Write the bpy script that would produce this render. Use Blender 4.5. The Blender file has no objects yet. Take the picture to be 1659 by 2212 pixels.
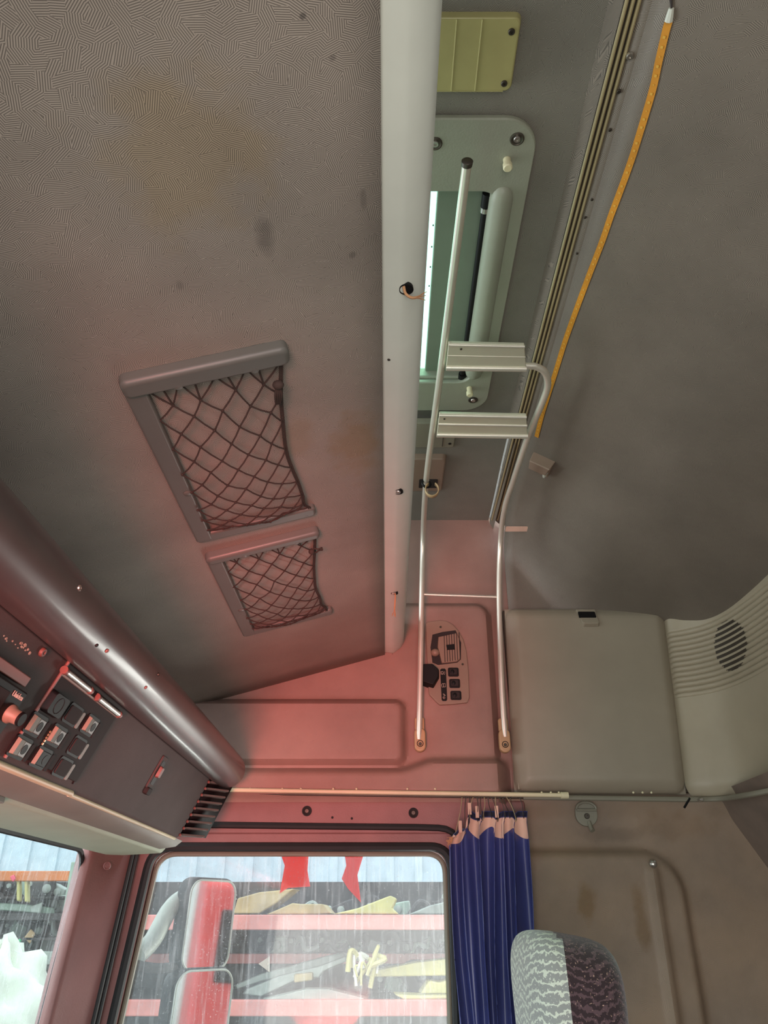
import bpy, bmesh, math, random
from mathutils import Vector, Matrix
random.seed(7)
S = bpy.context.scene
COL = S.collection

# ------------------------------------------------------------------ camera, sky, lights, exposure
# metres; X = towards the rear of the cab, Y = across to the passenger side, Z = up; origin = the lens
FPX, PITCH, PX0 = 1660.0, math.radians(28.3), 835.0
cam = bpy.data.objects.new('camera', bpy.data.cameras.new('camera'))
COL.objects.link(cam)
cam.data.sensor_fit = 'VERTICAL'
cam.data.sensor_height = 36.0
cam.data.lens = 36.0 * FPX / 2212.0
cam.data.shift_x = -(PX0 - 829.5) / 2212.0
cam.data.clip_start = 0.02
cam.rotation_euler = (math.radians(90) + PITCH, 0, 0)
S.camera = cam

S.view_settings.view_transform = 'Standard'
S.view_settings.look = 'None'
S.view_settings.exposure = 0.18
S.view_settings.gamma = 1.0
S.view_settings.use_curve_mapping = False

wd = bpy.data.worlds.new('overcast_sky')
S.world = wd
wd.use_nodes = True
bg = wd.node_tree.nodes['Background']
bg.inputs['Color'].default_value = (0.80, 0.91, 1.0, 1)
bg.inputs['Strength'].default_value = 2.0

def area(name, loc, aim, sx, sy, watts, color):
    l = bpy.data.lights.new(name, 'AREA')
    l.shape = 'RECTANGLE'; l.size = sx; l.size_y = sy; l.energy = watts; l.color = color
    o = bpy.data.objects.new(name, l)
    o.location = loc
    o.rotation_euler = (Vector(aim) - Vector(loc)).to_track_quat('-Z', 'Y').to_euler()
    COL.objects.link(o)
    return o
# daylight through the open driver's door behind the photographer and through the hatch, plus added red and roll lamps
area('door_daylight', (-0.10, -0.85, -0.45), (-0.05, 1.0, 0.75), 1.1, 1.2, 20, (1.0, 0.95, 0.88))
area('windscreen_daylight', (-2.2, 1.2, 0.6), (0.0, 1.5, 0.3), 1.6, 1.0, 25, (0.92, 1.0, 0.97))
rl_ = bpy.data.objects.new('red_lorry_bounce', bpy.data.lights.new('red_lorry_bounce', 'SPOT'))  # added spot standing in for light off something red beside the driver's door
rl_.data.energy = 190; rl_.data.color = (1.0, 0.10, 0.08); rl_.data.spot_size = math.radians(33); rl_.data.spot_blend = 1.0; rl_.data.shadow_soft_size = .22
rl_.location = (-0.30, -0.42, -0.25)
rl_.rotation_euler = (Vector((-0.26, 2.0, 0.60)) - rl_.location).to_track_quat('-Z', 'Y').to_euler()
COL.objects.link(rl_)
area('roll_highlight_lamp', (0.36, 2.62, -0.25), (-0.30, 1.2, 0.30), 0.3, 0.6, 11, (1.0, 0.98, 0.92))  # added lamp outside the passenger window, placed to put a highlight on the roll
area('hatch_daylight', (-0.02, 1.15, 1.75), (-0.0, 1.15, 1.0), 0.5, 0.7, 20, (0.78, 1.0, 0.86))

# ------------------------------------------------------------------ sight lines measured on the real planes of the cab
def ray(px, py):
    u = (px - PX0) / FPX; v = (1106 - py) / FPX
    c, s = math.cos(PITCH), math.sin(PITCH)
    return Vector((u, c - v * s, s + v * c))
def on(px, py, n, d):
    r = ray(px, py)
    return r * (d / r.dot(Vector(n)))
def onY(px, py, y): return on(px, py, (0, 1, 0), y)
def onZ(px, py, z): return on(px, py, (0, 0, 1), z)
def onX(px, py, x): return on(px, py, (1, 0, 0), x)

# ------------------------------------------------------------------ materials
def lin(r, g, b):
    f = lambda c: (c / 255 / 12.92) if c / 255 <= 0.04045 else ((c / 255 + 0.055) / 1.055) ** 2.4
    return (f(r), f(g), f(b), 1.0)
def new_mat(name):
    m = bpy.data.materials.new(name); m.use_nodes = True
    nt = m.node_tree
    return m, nt, nt.nodes['Principled BSDF']
def N(nt, t, **kw):
    n = nt.nodes.new(t)
    for k, v in kw.items():
        if hasattr(n, k): setattr(n, k, v)
    return n
def L(nt, a, b): nt.links.new(a, b)
def math_node(nt, op, a, b=None):
    n = N(nt, 'ShaderNodeMath', operation=op)
    for i, x in enumerate((a, b)):
        if x is None: continue
        if isinstance(x, (int, float)): n.inputs[i].default_value = x
        else: L(nt, x, n.inputs[i])
    return n.outputs[0]
def mixc(nt, fac, a, b, mode='MIX'):
    n = N(nt, 'ShaderNodeMix', data_type='RGBA', blend_type=mode)
    for sock, x in ((n.inputs[0], fac), (n.inputs[6], a), (n.inputs[7], b)):
        if isinstance(x, (int, float)): sock.default_value = x
        elif isinstance(x, tuple): sock.default_value = x
        else: L(nt, x, sock)
    return n.outputs[2]
def ramp(nt, fac, stops):
    n = N(nt, 'ShaderNodeValToRGB')
    e = n.color_ramp.elements
    while len(e) < len(stops): e.new(0.5)
    for i, (p, c) in enumerate(stops):
        e[i].position = p; e[i].color = c if isinstance(c, tuple) else (c, c, c, 1)
    L(nt, fac, n.inputs[0])
    return n.outputs[0]
def noise(nt, vec, scale, detail=4, rough=0.55):
    n = N(nt, 'ShaderNodeTexNoise'); n.inputs['Scale'].default_value = scale
    n.inputs['Detail'].default_value = detail; n.inputs['Roughness'].default_value = rough
    if vec is not None: L(nt, vec, n.inputs['Vector'])
    return n.outputs['Fac']
def wpos(nt): return N(nt, 'ShaderNodeNewGeometry').outputs['Position']
def set_bump(nt, p, h, strength, dist=0.002):
    b = N(nt, 'ShaderNodeBump'); b.inputs['Strength'].default_value = strength; b.inputs['Distance'].default_value = dist
    L(nt, h, b.inputs['Height']); L(nt, b.outputs[0], p.inputs['Normal'])
def plain(name, rgb, rough=0.5, metal=0.0, grain=0.0, gscale=600, var=0.12, spec=0.5, coat=0.0):
    m, nt, p = new_mat(name)
    P = wpos(nt)
    f = noise(nt, P, 9, 5)
    c = lin(*rgb)
    d = tuple(x * (1 - var) for x in c[:3]) + (1,); l = tuple(min(1, x * (1 + var)) for x in c[:3]) + (1,)
    L(nt, ramp(nt, f, [(0.3, d), (0.7, l)]), p.inputs['Base Color'])
    p.inputs['Roughness'].default_value = rough
    p.inputs['Metallic'].default_value = metal
    p.inputs['Specular IOR Level'].default_value = spec
    if coat: p.inputs['Coat Weight'].default_value = coat; p.inputs['Coat Roughness'].default_value = 0.15
    if grain: set_bump(nt, p, noise(nt, P, gscale, 2), grain, 0.001)
    return m
def hatched(name, rgb, axes, cell=0.0125, line=0.00175, contrast=0.34, rough=0.55, stains=(), mott=0.22, tint=None):
    """pressed vinyl: patches of parallel hatch lines, each patch turned its own way"""
    m, nt, p = new_mat(name)
    P = wpos(nt)
    sep = N(nt, 'ShaderNodeSeparateXYZ'); L(nt, P, sep.inputs[0])
    comb = N(nt, 'ShaderNodeCombineXYZ')
    L(nt, comb_out(nt, sep, axes[0]), comb.inputs[0]); L(nt, comb_out(nt, sep, axes[1]), comb.inputs[1])
    vor = N(nt, 'ShaderNodeTexVoronoi', voronoi_dimensions='2D'); vor.inputs['Scale'].default_value = 1 / cell
    L(nt, comb.outputs[0], vor.inputs['Vector'])
    sc = N(nt, 'ShaderNodeSeparateColor'); L(nt, vor.outputs['Color'], sc.inputs[0])
    ang = math_node(nt, 'MULTIPLY', sc.outputs[0], math.pi)
    a = math_node(nt, 'MULTIPLY', math_node(nt, 'COSINE', ang), comb_out(nt, sep, axes[0]))
    b = math_node(nt, 'MULTIPLY', math_node(nt, 'SINE', ang), comb_out(nt, sep, axes[1]))
    ph = math_node(nt, 'MULTIPLY', math_node(nt, 'ADD', a, b), 2 * math.pi / line)
    wave = math_node(nt, 'ADD', math_node(nt, 'MULTIPLY', math_node(nt, 'SINE', ph), 0.5), 0.5)
    edge = ramp(nt, wave, [(0.25, 0.0), (0.6, 1.0)])
    c = lin(*rgb)
    dk = tuple(x * (1 - contrast) for x in c[:3]) + (1,)
    lt = tuple(min(1, x * (1 + contrast * 0.35)) for x in c[:3]) + (1,)
    colr = mixc(nt, edge, dk, lt)
    f = noise(nt, P, 4.5, 6, 0.6)
    colr = mixc(nt, 1.0, colr, ramp(nt, f, [(0.3, 1 - mott), (0.7, 1.0 + mott * 0.4)]), 'MULTIPLY')
    if tint:
        f2 = noise(nt, P, 2.2, 3)
        colr = mixc(nt, ramp(nt, f2, [(0.42, 0.0), (0.68, 0.55)]), colr, mixc(nt, 1.0, colr, tint, 'MULTIPLY'))
    for (pt, rad, tc, amt) in stains:
        sub = N(nt, 'ShaderNodeVectorMath', operation='SUBTRACT'); L(nt, P, sub.inputs[0]); sub.inputs[1].default_value = pt
        div = N(nt, 'ShaderNodeVectorMath', operation='DIVIDE'); L(nt, sub.outputs[0], div.inputs[0]); div.inputs[1].default_value = rad
        ln = N(nt, 'ShaderNodeVectorMath', operation='LENGTH'); L(nt, div.outputs[0], ln.inputs[0])
        dist = math_node(nt, 'ADD', ln.outputs['Value'], math_node(nt, 'MULTIPLY', math_node(nt, 'SUBTRACT', noise(nt, P, 22, 4), 0.5), 1.6))
        msk = ramp(nt, dist, [(0.45, amt), (1.0, 0.0)])
        colr = mixc(nt, msk, colr, mixc(nt, 1.0, colr, tc, 'MULTIPLY'))
    L(nt, colr, p.inputs['Base Color'])
    p.inputs['Roughness'].default_value = rough
    set_bump(nt, p, edge, 0.25, 0.0006)
    return m
def comb_out(nt, sep, ax):
    if ax == 'W': return math_node(nt, 'SUBTRACT', sep.outputs[1], sep.outputs[2])      # unrolled along the roof and down the wall
    return sep.outputs['XYZ'.index(ax)]

YEL = (1.0, 0.86, 0.55, 1); DRK = (0.35, 0.35, 0.36, 1); BRN = (0.85, 0.66, 0.42, 1)
def shelf_pt(px, py): return on(px, py, (-.28, 0, 1), .6368)
M = {}
M['shelf_vinyl'] = hatched('shelf_vinyl', (160, 148, 137), 'XY', mott=0.2, contrast=.52, stains=[
    (shelf_pt(400, 330), (.09, .09, .2), YEL, 0.45), (shelf_pt(770, 960), (.04, .10, .2), BRN, 0.6),
    (shelf_pt(640, 940), (.03, .06, .2), BRN, 0.35),
    (shelf_pt(575, 510), (.012, .03, .2), DRK, 0.5), (shelf_pt(655, 28), (.003, .003, .2), DRK, 0.8),
    (shelf_pt(720, 118), (.004, .004, .2), DRK, 0.5), (shelf_pt(762, 545), (.005, .006, .2), DRK, 0.5),
    (shelf_pt(390, 610), (.005, .009, .2), DRK, 0.3), (shelf_pt(785, 420), (.004, .015, .2), DRK, 0.4)])
M['roof_vinyl'] = hatched('roof_vinyl', (136, 132, 122), 'XY', mott=0.2, contrast=.5)
M['rear_vinyl'] = hatched('rear_vinyl', (117, 107, 95), 'XW', mott=0.2, contrast=.5)
M['side_vinyl'] = hatched('side_vinyl', (150, 120, 108), 'XZ', cell=.016, contrast=.3, mott=0.25)
M['lower_vinyl'] = hatched('lower_vinyl', (150, 131, 112), 'XZ', cell=.016, contrast=.32, mott=0.3, tint=(1.0, .86, .68, 1), stains=[
    (onY(1265, 1950, 2.0), (.03, .2, .05), (.75, .62, .36, 1), .75), (onY(1385, 1990, 2.0), (.02, .2, .08), (.72, .6, .4, 1), .7),
    (onY(1330, 1800, 2.0), (.09, .2, .02), (.6, .55, .5, 1), .5), (onY(1480, 1780, 2.0), (.1, .2, .04), (.75, .66, .55, 1), .6)])
M['brown_lining'] = plain('brown_lining', (124, 108, 96), .6, grain=.2, gscale=300, var=.2)
M['white_plastic'] = plain('white_plastic', (203, 206, 194), 0.42, grain=.05, var=.05)
M['beam_paint'] = plain('beam_paint', (216, 218, 206), 0.38, grain=.04, var=.05)
M['black_vinyl'] = plain('black_vinyl', (74, 70, 68), 0.40, grain=.02, gscale=300, var=.18, spec=.8, coat=.3)
M['console_plastic'] = plain('console_plastic', (86, 76, 74), 0.7, grain=.35, gscale=420, var=.12, spec=.15)
M['dark_plastic'] = plain('dark_plastic', (50, 46, 45), 0.7, grain=.1, spec=.15)
M['black_plastic'] = plain('black_plastic', (16, 15, 16), 0.55, spec=.25)
M['rubber'] = plain('rubber', (38, 38, 38), 0.55, spec=.3)
M['pocket_plastic'] = plain('pocket_plastic', (98, 99, 93), 0.42, grain=.1, var=.06)
M['cord'] = plain('cord', (60, 48, 42), 0.85)
M['frayed'] = plain('frayed', (190, 140, 100), 0.9)
M['alu'] = plain('alu', (222, 215, 200), 0.32, metal=.55, var=.05)
M['alu_step'] = plain('alu_step', (212, 208, 186), 0.4, metal=.45, var=.05)
M['bronze'] = plain('bronze', (176, 162, 124), 0.36, metal=.35, var=.1)
M['steel'] = plain('steel', (190, 186, 178), 0.3, metal=.9)
M['dark_steel'] = plain('dark_steel', (90, 84, 76), 0.4, metal=.8)
M['cushion_vinyl'] = plain('cushion_vinyl', (144, 134, 116), 0.5, grain=.12, gscale=700, var=.06)
M['pad_vinyl'] = plain('pad_vinyl', (158, 147, 125), 0.48, grain=.12, gscale=700, var=.06)
M['seam_dark'] = plain('seam_dark', (60, 48, 36), 0.8)
M['red_lit_trim'] = plain('red_lit_trim', (134, 92, 88), 0.5, grain=.35, gscale=330, var=.12)  # grey-beige trim with some of the red light put into its colour
M['hatch_plastic'] = plain('hatch_plastic', (146, 148, 132), 0.45, grain=.25, gscale=380, var=.06)
M['hatch_shade'] = plain('hatch_shade', (120, 132, 116), 0.5, var=.06)
M['lens_olive'] = plain('lens_olive', (166, 160, 108), 0.32, var=.12)
M['led_tape'] = plain('led_tape', (196, 132, 34), 0.55, var=.25)
M['led'] = plain('led', (206, 158, 66), 0.35)
M['ivory'] = plain('ivory', (214, 206, 170), 0.45, var=.08)
M['tan_plastic'] = plain('tan_plastic', (172, 142, 104), 0.42)
M['taupe_plastic'] = plain('taupe_plastic', (134, 114, 98), 0.45, var=.05)
M['grey_plastic'] = plain('grey_plastic', (128, 124, 108), 0.45, var=.05)
M['visor'] = plain('visor', (176, 190, 168), 0.6, grain=.3, gscale=300, var=.06)
M['visor_edge'] = plain('visor_edge', (134, 132, 122), 0.55, grain=.15, var=.1)
M['curtain_blue'] = plain('curtain_blue', (60, 66, 122), 0.34, var=.12)
M['navy'] = plain('navy', (18, 22, 48), 0.7)
M['tape_beige'] = plain('tape_beige', (214, 178, 158), 0.85, var=.15)
M['rack_red'] = plain('rack_red', (214, 132, 122), 0.6, var=.2)
M['rack_green'] = plain('rack_green', (148, 166, 148), 0.6, var=.18)
M['orange_paint'] = plain('orange_paint', (205, 118, 60), 0.6, var=.15)
M['scrap_dark'] = plain('scrap_dark', (58, 52, 50), 0.6, metal=.3, var=.5)
M['scrap_grey'] = plain('scrap_grey', (150, 156, 146), 0.55, metal=.2, var=.25)
M['scrap_tan'] = plain('scrap_tan', (170, 148, 104), 0.65, var=.3)
M['scrap_yellow'] = plain('scrap_yellow', (196, 186, 118), 0.6, var=.2)
M['bright_red'] = plain('bright_red', (226, 52, 46), 0.5, var=.08)
M['white_film'] = plain('white_film', (226, 222, 210), 0.55, var=.1)
M['cardboard'] = plain('cardboard', (172, 142, 104), 0.8, var=.15)
M['ground'] = plain('ground', (120, 112, 100), 0.9, var=.25)
M['pale_wall'] = plain('pale_wall', (206, 220, 226), 0.7, var=.1)
M['icon_white'] = plain('icon_white', (214, 196, 180), 0.6)
M['reddish_plastic'] = plain('reddish_plastic', (128, 84, 76), 0.5)  # reddish plastic with red light on the console parts put into its colour
M['green_paint'] = plain('green_paint', (70, 176, 120), 0.5)
M['pink_paint'] = plain('pink_paint', (232, 88, 110), 0.5)

def mirror_mat():
    m, nt, p = new_mat('mirror_glass')
    p.inputs['Base Color'].default_value = (.82, .86, .86, 1); p.inputs['Metallic'].default_value = 1; p.inputs['Roughness'].default_value = .03
    return m
M['mirror'] = mirror_mat()
def glass_mat(name, tint, dirt, dirt_col, streak=True, gloss=.06):
    m, nt, p = new_mat(name)
    nt.nodes.remove(p)
    out = nt.nodes['Material Output']
    tr = N(nt, 'ShaderNodeBsdfTransparent'); tr.inputs[0].default_value = tint
    gl = N(nt, 'ShaderNodeBsdfGlossy'); gl.inputs['Roughness'].default_value = .04
    m1 = N(nt, 'ShaderNodeMixShader'); m1.inputs[0].default_value = gloss
    L(nt, tr.outputs[0], m1.inputs[1]); L(nt, gl.outputs[0], m1.inputs[2])
    df = N(nt, 'ShaderNodeBsdfTranslucent'); df.inputs[0].default_value = dirt_col
    dd = N(nt, 'ShaderNodeBsdfDiffuse'); dd.inputs[0].default_value = dirt_col
    ds = N(nt, 'ShaderNodeMixShader'); ds.inputs[0].default_value = .5
    L(nt, df.outputs[0], ds.inputs[1]); L(nt, dd.outputs[0], ds.inputs[2])
    P = wpos(nt)
    sp = ramp(nt, noise(nt, P, 330, 3, .6), [(.62, 0.0), (.72, .75)])
    if streak:
        mp = N(nt, 'ShaderNodeMapping'); mp.inputs['Scale'].default_value = (1, 1, .06); L(nt, P, mp.inputs[0])
        st = ramp(nt, noise(nt, mp.outputs[0], 130, 4, .65), [(.5, 0.0), (.75, .45)])
        sp = math_node(nt, 'MAXIMUM', sp, st)
    film = ramp(nt, noise(nt, P, 7, 4), [(.3, dirt * .5), (.7, dirt * 1.5)])
    fac = math_node(nt, 'MINIMUM', math_node(nt, 'ADD', math_node(nt, 'MULTIPLY', sp, .55), film), .85)
    m2 = N(nt, 'ShaderNodeMixShader')
    L(nt, fac, m2.inputs[0]); L(nt, m1.outputs[0], m2.inputs[1]); L(nt, ds.outputs[0], m2.inputs[2])
    L(nt, m2.outputs[0], out.inputs[0])
    return m
M['window_glass'] = glass_mat('window_glass', (.93, .97, .96, 1), .10, (.86, .92, .92, 1))
M['screen_glass'] = glass_mat('screen_glass', (.9, .97, .95, 1), .08, (.86, .92, .92, 1))
M['hatch_glass'] = glass_mat('hatch_glass', (.72, .98, .86, 1), .10, (.8, .95, .88, 1), False)
def headrest_mat(name, base, dark, spark):
    m, nt, p = new_mat(name)
    P = wpos(nt)
    sep = N(nt, 'ShaderNodeSeparateXYZ'); L(nt, P, sep.inputs[0])
    zz = math_node(nt, 'MULTIPLY', sep.outputs[2], 1)
    tri = math_node(nt, 'ABSOLUTE', math_node(nt, 'SUBTRACT', math_node(nt, 'FRACT', math_node(nt, 'MULTIPLY', math_node(nt, 'ADD', sep.outputs[0], sep.outputs[1]), 13)), .5))
    ph = math_node(nt, 'ADD', math_node(nt, 'MULTIPLY', zz, 560), math_node(nt, 'MULTIPLY', tri, 14))
    ph = math_node(nt, 'ADD', ph, math_node(nt, 'MULTIPLY', noise(nt, P, 110, 4), 13))
    w = ramp(nt, math_node(nt, 'SINE', ph), [(.35, 0.0), (.65, 1.0)])
    c = mixc(nt, w, lin(*dark), lin(*base))
    s = ramp(nt, noise(nt, P, 420, 1), [(.66, 0.0), (.72, .8)])
    c = mixc(nt, s, c, lin(*spark))
    L(nt, c, p.inputs['Base Color']); p.inputs['Roughness'].default_value = .9
    p.inputs['Sheen Weight'].default_value = .3
    set_bump(nt, p, w, .4, .002)
    return m
M['headrest_dark'] = headrest_mat('headrest_dark', (84, 62, 66), (44, 27, 31), (196, 160, 140))
M['headrest_light'] = headrest_mat('headrest_light', (198, 204, 188), (140, 142, 138), (222, 224, 210))
M['seat_fabric'] = plain('seat_fabric', (84, 72, 74), 0.9, var=.2)
def bag_mat():
    m = plain('bag_white', (220, 224, 208), .7, var=.12, grain=.5, gscale=40)
    return m
M['bag_white'] = bag_mat()

# ------------------------------------------------------------------ mesh helpers
class Frame:
    def __init__(s, o, u, v, n=None):
        s.o = Vector(o); s.u = Vector(u).normalized(); s.v = Vector(v).normalized()
        s.n = Vector(n).normalized() if n is not None else s.u.cross(s.v).normalized()
    def __call__(s, a, b, c=0.0): return s.o + s.u * a + s.v * b + s.n * c
    def at(s, a, b, c=0.0): return Frame(s(a, b, c), s.u, s.v, s.n)
    def uv(s, p):
        d = Vector(p) - s.o
        return d.dot(s.u), d.dot(s.v)
WORLD = Frame((0, 0, 0), (1, 0, 0), (0, 1, 0))

class MB:
    def __init__(s): s.v = []; s.f = []
    def add(s, vs, fs):
        k = len(s.v); s.v += [Vector(p) for p in vs]; s.f += [tuple(i + k for i in f) for f in fs]; return s
    def box(s, fr, a0, a1, b0, b1, c0, c1):
        vs = [fr(a, b, c) for c in (c0, c1) for b in (b0, b1) for a in (a0, a1)]
        return s.add(vs, [(0, 2, 3, 1), (4, 5, 7, 6), (0, 1, 5, 4), (2, 6, 7, 3), (0, 4, 6, 2), (1, 3, 7, 5)])
    def prism(s, fr, pts, c0, c1, top=1.0):
        n = len(pts)
        if top != 1.0:
            ca = sum(p[0] for p in pts) / n; cb = sum(p[1] for p in pts) / n
            pt = [(ca + (p[0] - ca) * top, cb + (p[1] - cb) * top) for p in pts]
        else: pt = pts
        vs = [fr(a, b, c0) for a, b in pts] + [fr(a, b, c1) for a, b in pt]
        fs = [tuple(range(n))[::-1], tuple(range(n, 2 * n))] + [(i, (i + 1) % n, n + (i + 1) % n, n + i) for i in range(n)]
        return s.add(vs, fs)
    def tube(s, path, r, n=8, caps=True, closed=False, flat=None):
        path = [Vector(p) for p in path]; m = len(path)
        rs = r if isinstance(r, (list, tuple)) else [r] * m
        vs = []; up = None
        for i, p in enumerate(path):
            if closed: t = path[(i + 1) % m] - path[i - 1]
            else: t = path[min(i + 1, m - 1)] - path[max(i - 1, 0)]
            t = t.normalized() if t.length > 1e-9 else Vector((0, 0, 1))
            if up is None:
                up = Vector((0, 0, 1)) if abs(t.z) < .9 else Vector((1, 0, 0))
            a = t.cross(up)
            if a.length < 1e-6: a = t.orthogonal()
            a.normalize(); b = a.cross(t).normalized(); up = b
            fl = flat or (1, 1)
            for k in range(n):
                th = 2 * math.pi * k / n
                vs.append(p + a * math.cos(th) * rs[i] * fl[0] + b * math.sin(th) * rs[i] * fl[1])
        fs = []
        for i in range(m if closed else m - 1):
            j = (i + 1) % m
            for k in range(n):
                fs.append((i * n + k, i * n + (k + 1) % n, j * n + (k + 1) % n, j * n + k))
        if caps and not closed:
            fs += [tuple(range(n))[::-1], tuple((m - 1) * n + k for k in range(n))]
        return s.add(vs, fs)
    def lathe(s, fr, prof, n=20):
        """prof: (radius, height along fr.n)"""
        vs = []; fs = []
        for r, h in prof:
            for k in range(n):
                th = 2 * math.pi * k / n
                vs.append(fr(r * math.cos(th), r * math.sin(th), h))
        for i in range(len(prof) - 1):
            for k in range(n):
                fs.append((i * n + k, i * n + (k + 1) % n, (i + 1) * n + (k + 1) % n, (i + 1) * n + k))
        fs += [tuple(range(n))[::-1], tuple((len(prof) - 1) * n + k for k in range(n))]
        return s.add(vs, fs)
    def grid(s, fn, nu, nv):
        vs = [fn(i / nu, j / nv) for j in range(nv + 1) for i in range(nu + 1)]
        fs = [(j * (nu + 1) + i, j * (nu + 1) + i + 1, (j + 1) * (nu + 1) + i + 1, (j + 1) * (nu + 1) + i) for j in range(nv) for i in range(nu)]
        return s.add(vs, fs)
    def ball(s, c, rx, ry=None, rz=None, nu=16, nv=10, fr=WORLD):
        ry = ry or rx; rz = rz or rx; c = Vector(c); vs = []; fs = []
        for j in range(nv + 1):
            ph = math.pi * j / nv
            for i in range(nu):
                th = 2 * math.pi * i / nu
                vs.append(c + fr.u * rx * math.sin(ph) * math.cos(th) + fr.v * ry * math.sin(ph) * math.sin(th) + fr.n * rz * math.cos(ph))
        for j in range(nv):
            for i in range(nu):
                fs.append((j * nu + i, j * nu + (i + 1) % nu, (j + 1) * nu + (i + 1) % nu, (j + 1) * nu + i))
        return s.add(vs, fs)
    def build(s, name, m, parent=None, bevel=0.0, seg=2, smooth=True, loc=None, solid=0.0, split=40):
        base = Vector((0, 0, 0))
        root = parent
        while root is not None:
            base = base + root.location; root = root.parent
        o_loc = Vector(loc) if loc is not None else Vector((0, 0, 0))
        me = bpy.data.meshes.new(name)
        bm = bmesh.new()
        bv = [bm.verts.new(p - base - o_loc) for p in s.v]
        for f in s.f:
            try: bm.faces.new([bv[i] for i in f])
            except ValueError: pass
        bmesh.ops.remove_doubles(bm, verts=bm.verts, dist=1e-6)
        bmesh.ops.recalc_face_normals(bm, faces=bm.faces)
        if smooth:
            for f in bm.faces: f.smooth = True
            if not bevel:
                lim = math.radians(split)
                for e in bm.edges:
                    if len(e.link_faces) == 2 and e.calc_face_angle(0) > lim: e.smooth = False
        bm.to_mesh(me); bm.free()
        me.materials.append(m)
        o = bpy.data.objects.new(name, me); COL.objects.link(o)
        o.parent = parent; o.location = o_loc
        if solid:
            md = o.modifiers.new('solid', 'SOLIDIFY'); md.thickness = solid; md.offset = 0
        if bevel:
            md = o.modifiers.new('bevel', 'BEVEL'); md.width = bevel; md.segments = seg; md.limit_method = 'ANGLE'; md.angle_limit = math.radians(35)
            md.harden_normals = True
        return o

def rrect(w, h, r, n=5, cx=0, cy=0):
    r = min(r, w / 2 - 1e-5, h / 2 - 1e-5)
    pts = []
    for (sx, sy, a0) in ((1, 1, 0), (-1, 1, 90), (-1, -1, 180), (1, -1, 270)):
        for k in range(n + 1):
            a = math.radians(a0 + 90 * k / n)
            pts.append((cx + sx * (w / 2 - r) + r * math.cos(a), cy + sy * (h / 2 - r) + r * math.sin(a)))
    return pts
def fillet(path, r, n=5):
    path = [Vector(p) for p in path]; out = [path[0]]
    for i in range(1, len(path) - 1):
        p = path[i]; a = path[i - 1] - p; b = path[i + 1] - p
        d = min(r, a.length * .49, b.length * .49)
        p0 = p + a.normalized() * d; p1 = p + b.normalized() * d
        for k in range(n + 1):
            t = k / n
            out.append(p0 * (1 - t) ** 2 + p * 2 * t * (1 - t) + p1 * t * t)
    out.append(path[-1]); return out
def smooth_path(pts, n=6):
    pts = [Vector(p) for p in pts]; out = []
    for i in range(len(pts) - 1):
        p0 = pts[max(i - 1, 0)]; p1 = pts[i]; p2 = pts[i + 1]; p3 = pts[min(i + 2, len(pts) - 1)]
        for k in range(n):
            t = k / n
            out.append(.5 * ((2 * p1) + (p2 - p0) * t + (2 * p0 - 5 * p1 + 4 * p2 - p3) * t * t + (3 * p1 - p0 - 3 * p2 + p3) * t ** 3))
    out.append(pts[-1]); return out
def lerp(a, b, t): return a + (b - a) * t
def sstep(a, b, x):
    t = max(0.0, min(1.0, (x - a) / (b - a))); return t * t * (3 - 2 * t)
def sd_rbox(x, z, x0, x1, z0, z1, r):
    dx = abs(x - (x0 + x1) / 2) - ((x1 - x0) / 2 - r); dz = abs(z - (z0 + z1) / 2) - ((z1 - z0) / 2 - r)
    return math.hypot(max(dx, 0), max(dz, 0)) + min(max(dx, dz), 0) - r

def tag(o, label=None, cat=None, group=None, kind=None):
    if label: o['label'] = label
    if cat: o['category'] = cat
    if group: o['group'] = group
    if kind: o['kind'] = kind
    return o
def thing(name, label, cat, loc, group=None):
    o = bpy.data.objects.new(name, None); COL.objects.link(o)
    o.empty_display_size = .05; o.location = loc
    return tag(o, label, cat, group)
def struct(o): o['kind'] = 'structure'; return o
def screw(fr, r, m, parent, name='screw', h=None):
    h = h or r * .5
    return MB().lathe(fr, [(r, -h), (r, h * .5), (r * .82, h), (r * .42, h), (r * .36, h * .3)], 14).build(name, m, parent)

# ================================================================== LARGE STRUCTURE
# ---- roof (tall rear part), with the opening of the roof hatch
HX0, HX1, HY0, HY1, ZR = -0.27, 0.205, 0.83, 1.46, 1.10
def roof_z(y):
    return ZR - .030 * sstep(1.545, 1.575, y) - .02 * sstep(1.6, 2.0, y) if y > 1.5 else ZR
mb = MB()
ys = [-.45, HY0, HY1, 1.54] + [1.545 + .005 * k for k in range(1, 8)] + [1.7, 1.85, 2.02]
xs = [-.78, HX0, HX1, .300]
for i in range(len(xs) - 1):
    for j in range(len(ys) - 1):
        if i == 1 and j == 1: continue
        a, b, c, d = (xs[i], ys[j]), (xs[i + 1], ys[j]), (xs[i + 1], ys[j + 1]), (xs[i], ys[j + 1])
        mb.add([(p[0], p[1], roof_z(p[1])) for p in (a, b, c, d)], [(0, 1, 2, 3)])
ceiling = struct(mb.build('ceiling', M['roof_vinyl']))
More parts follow.
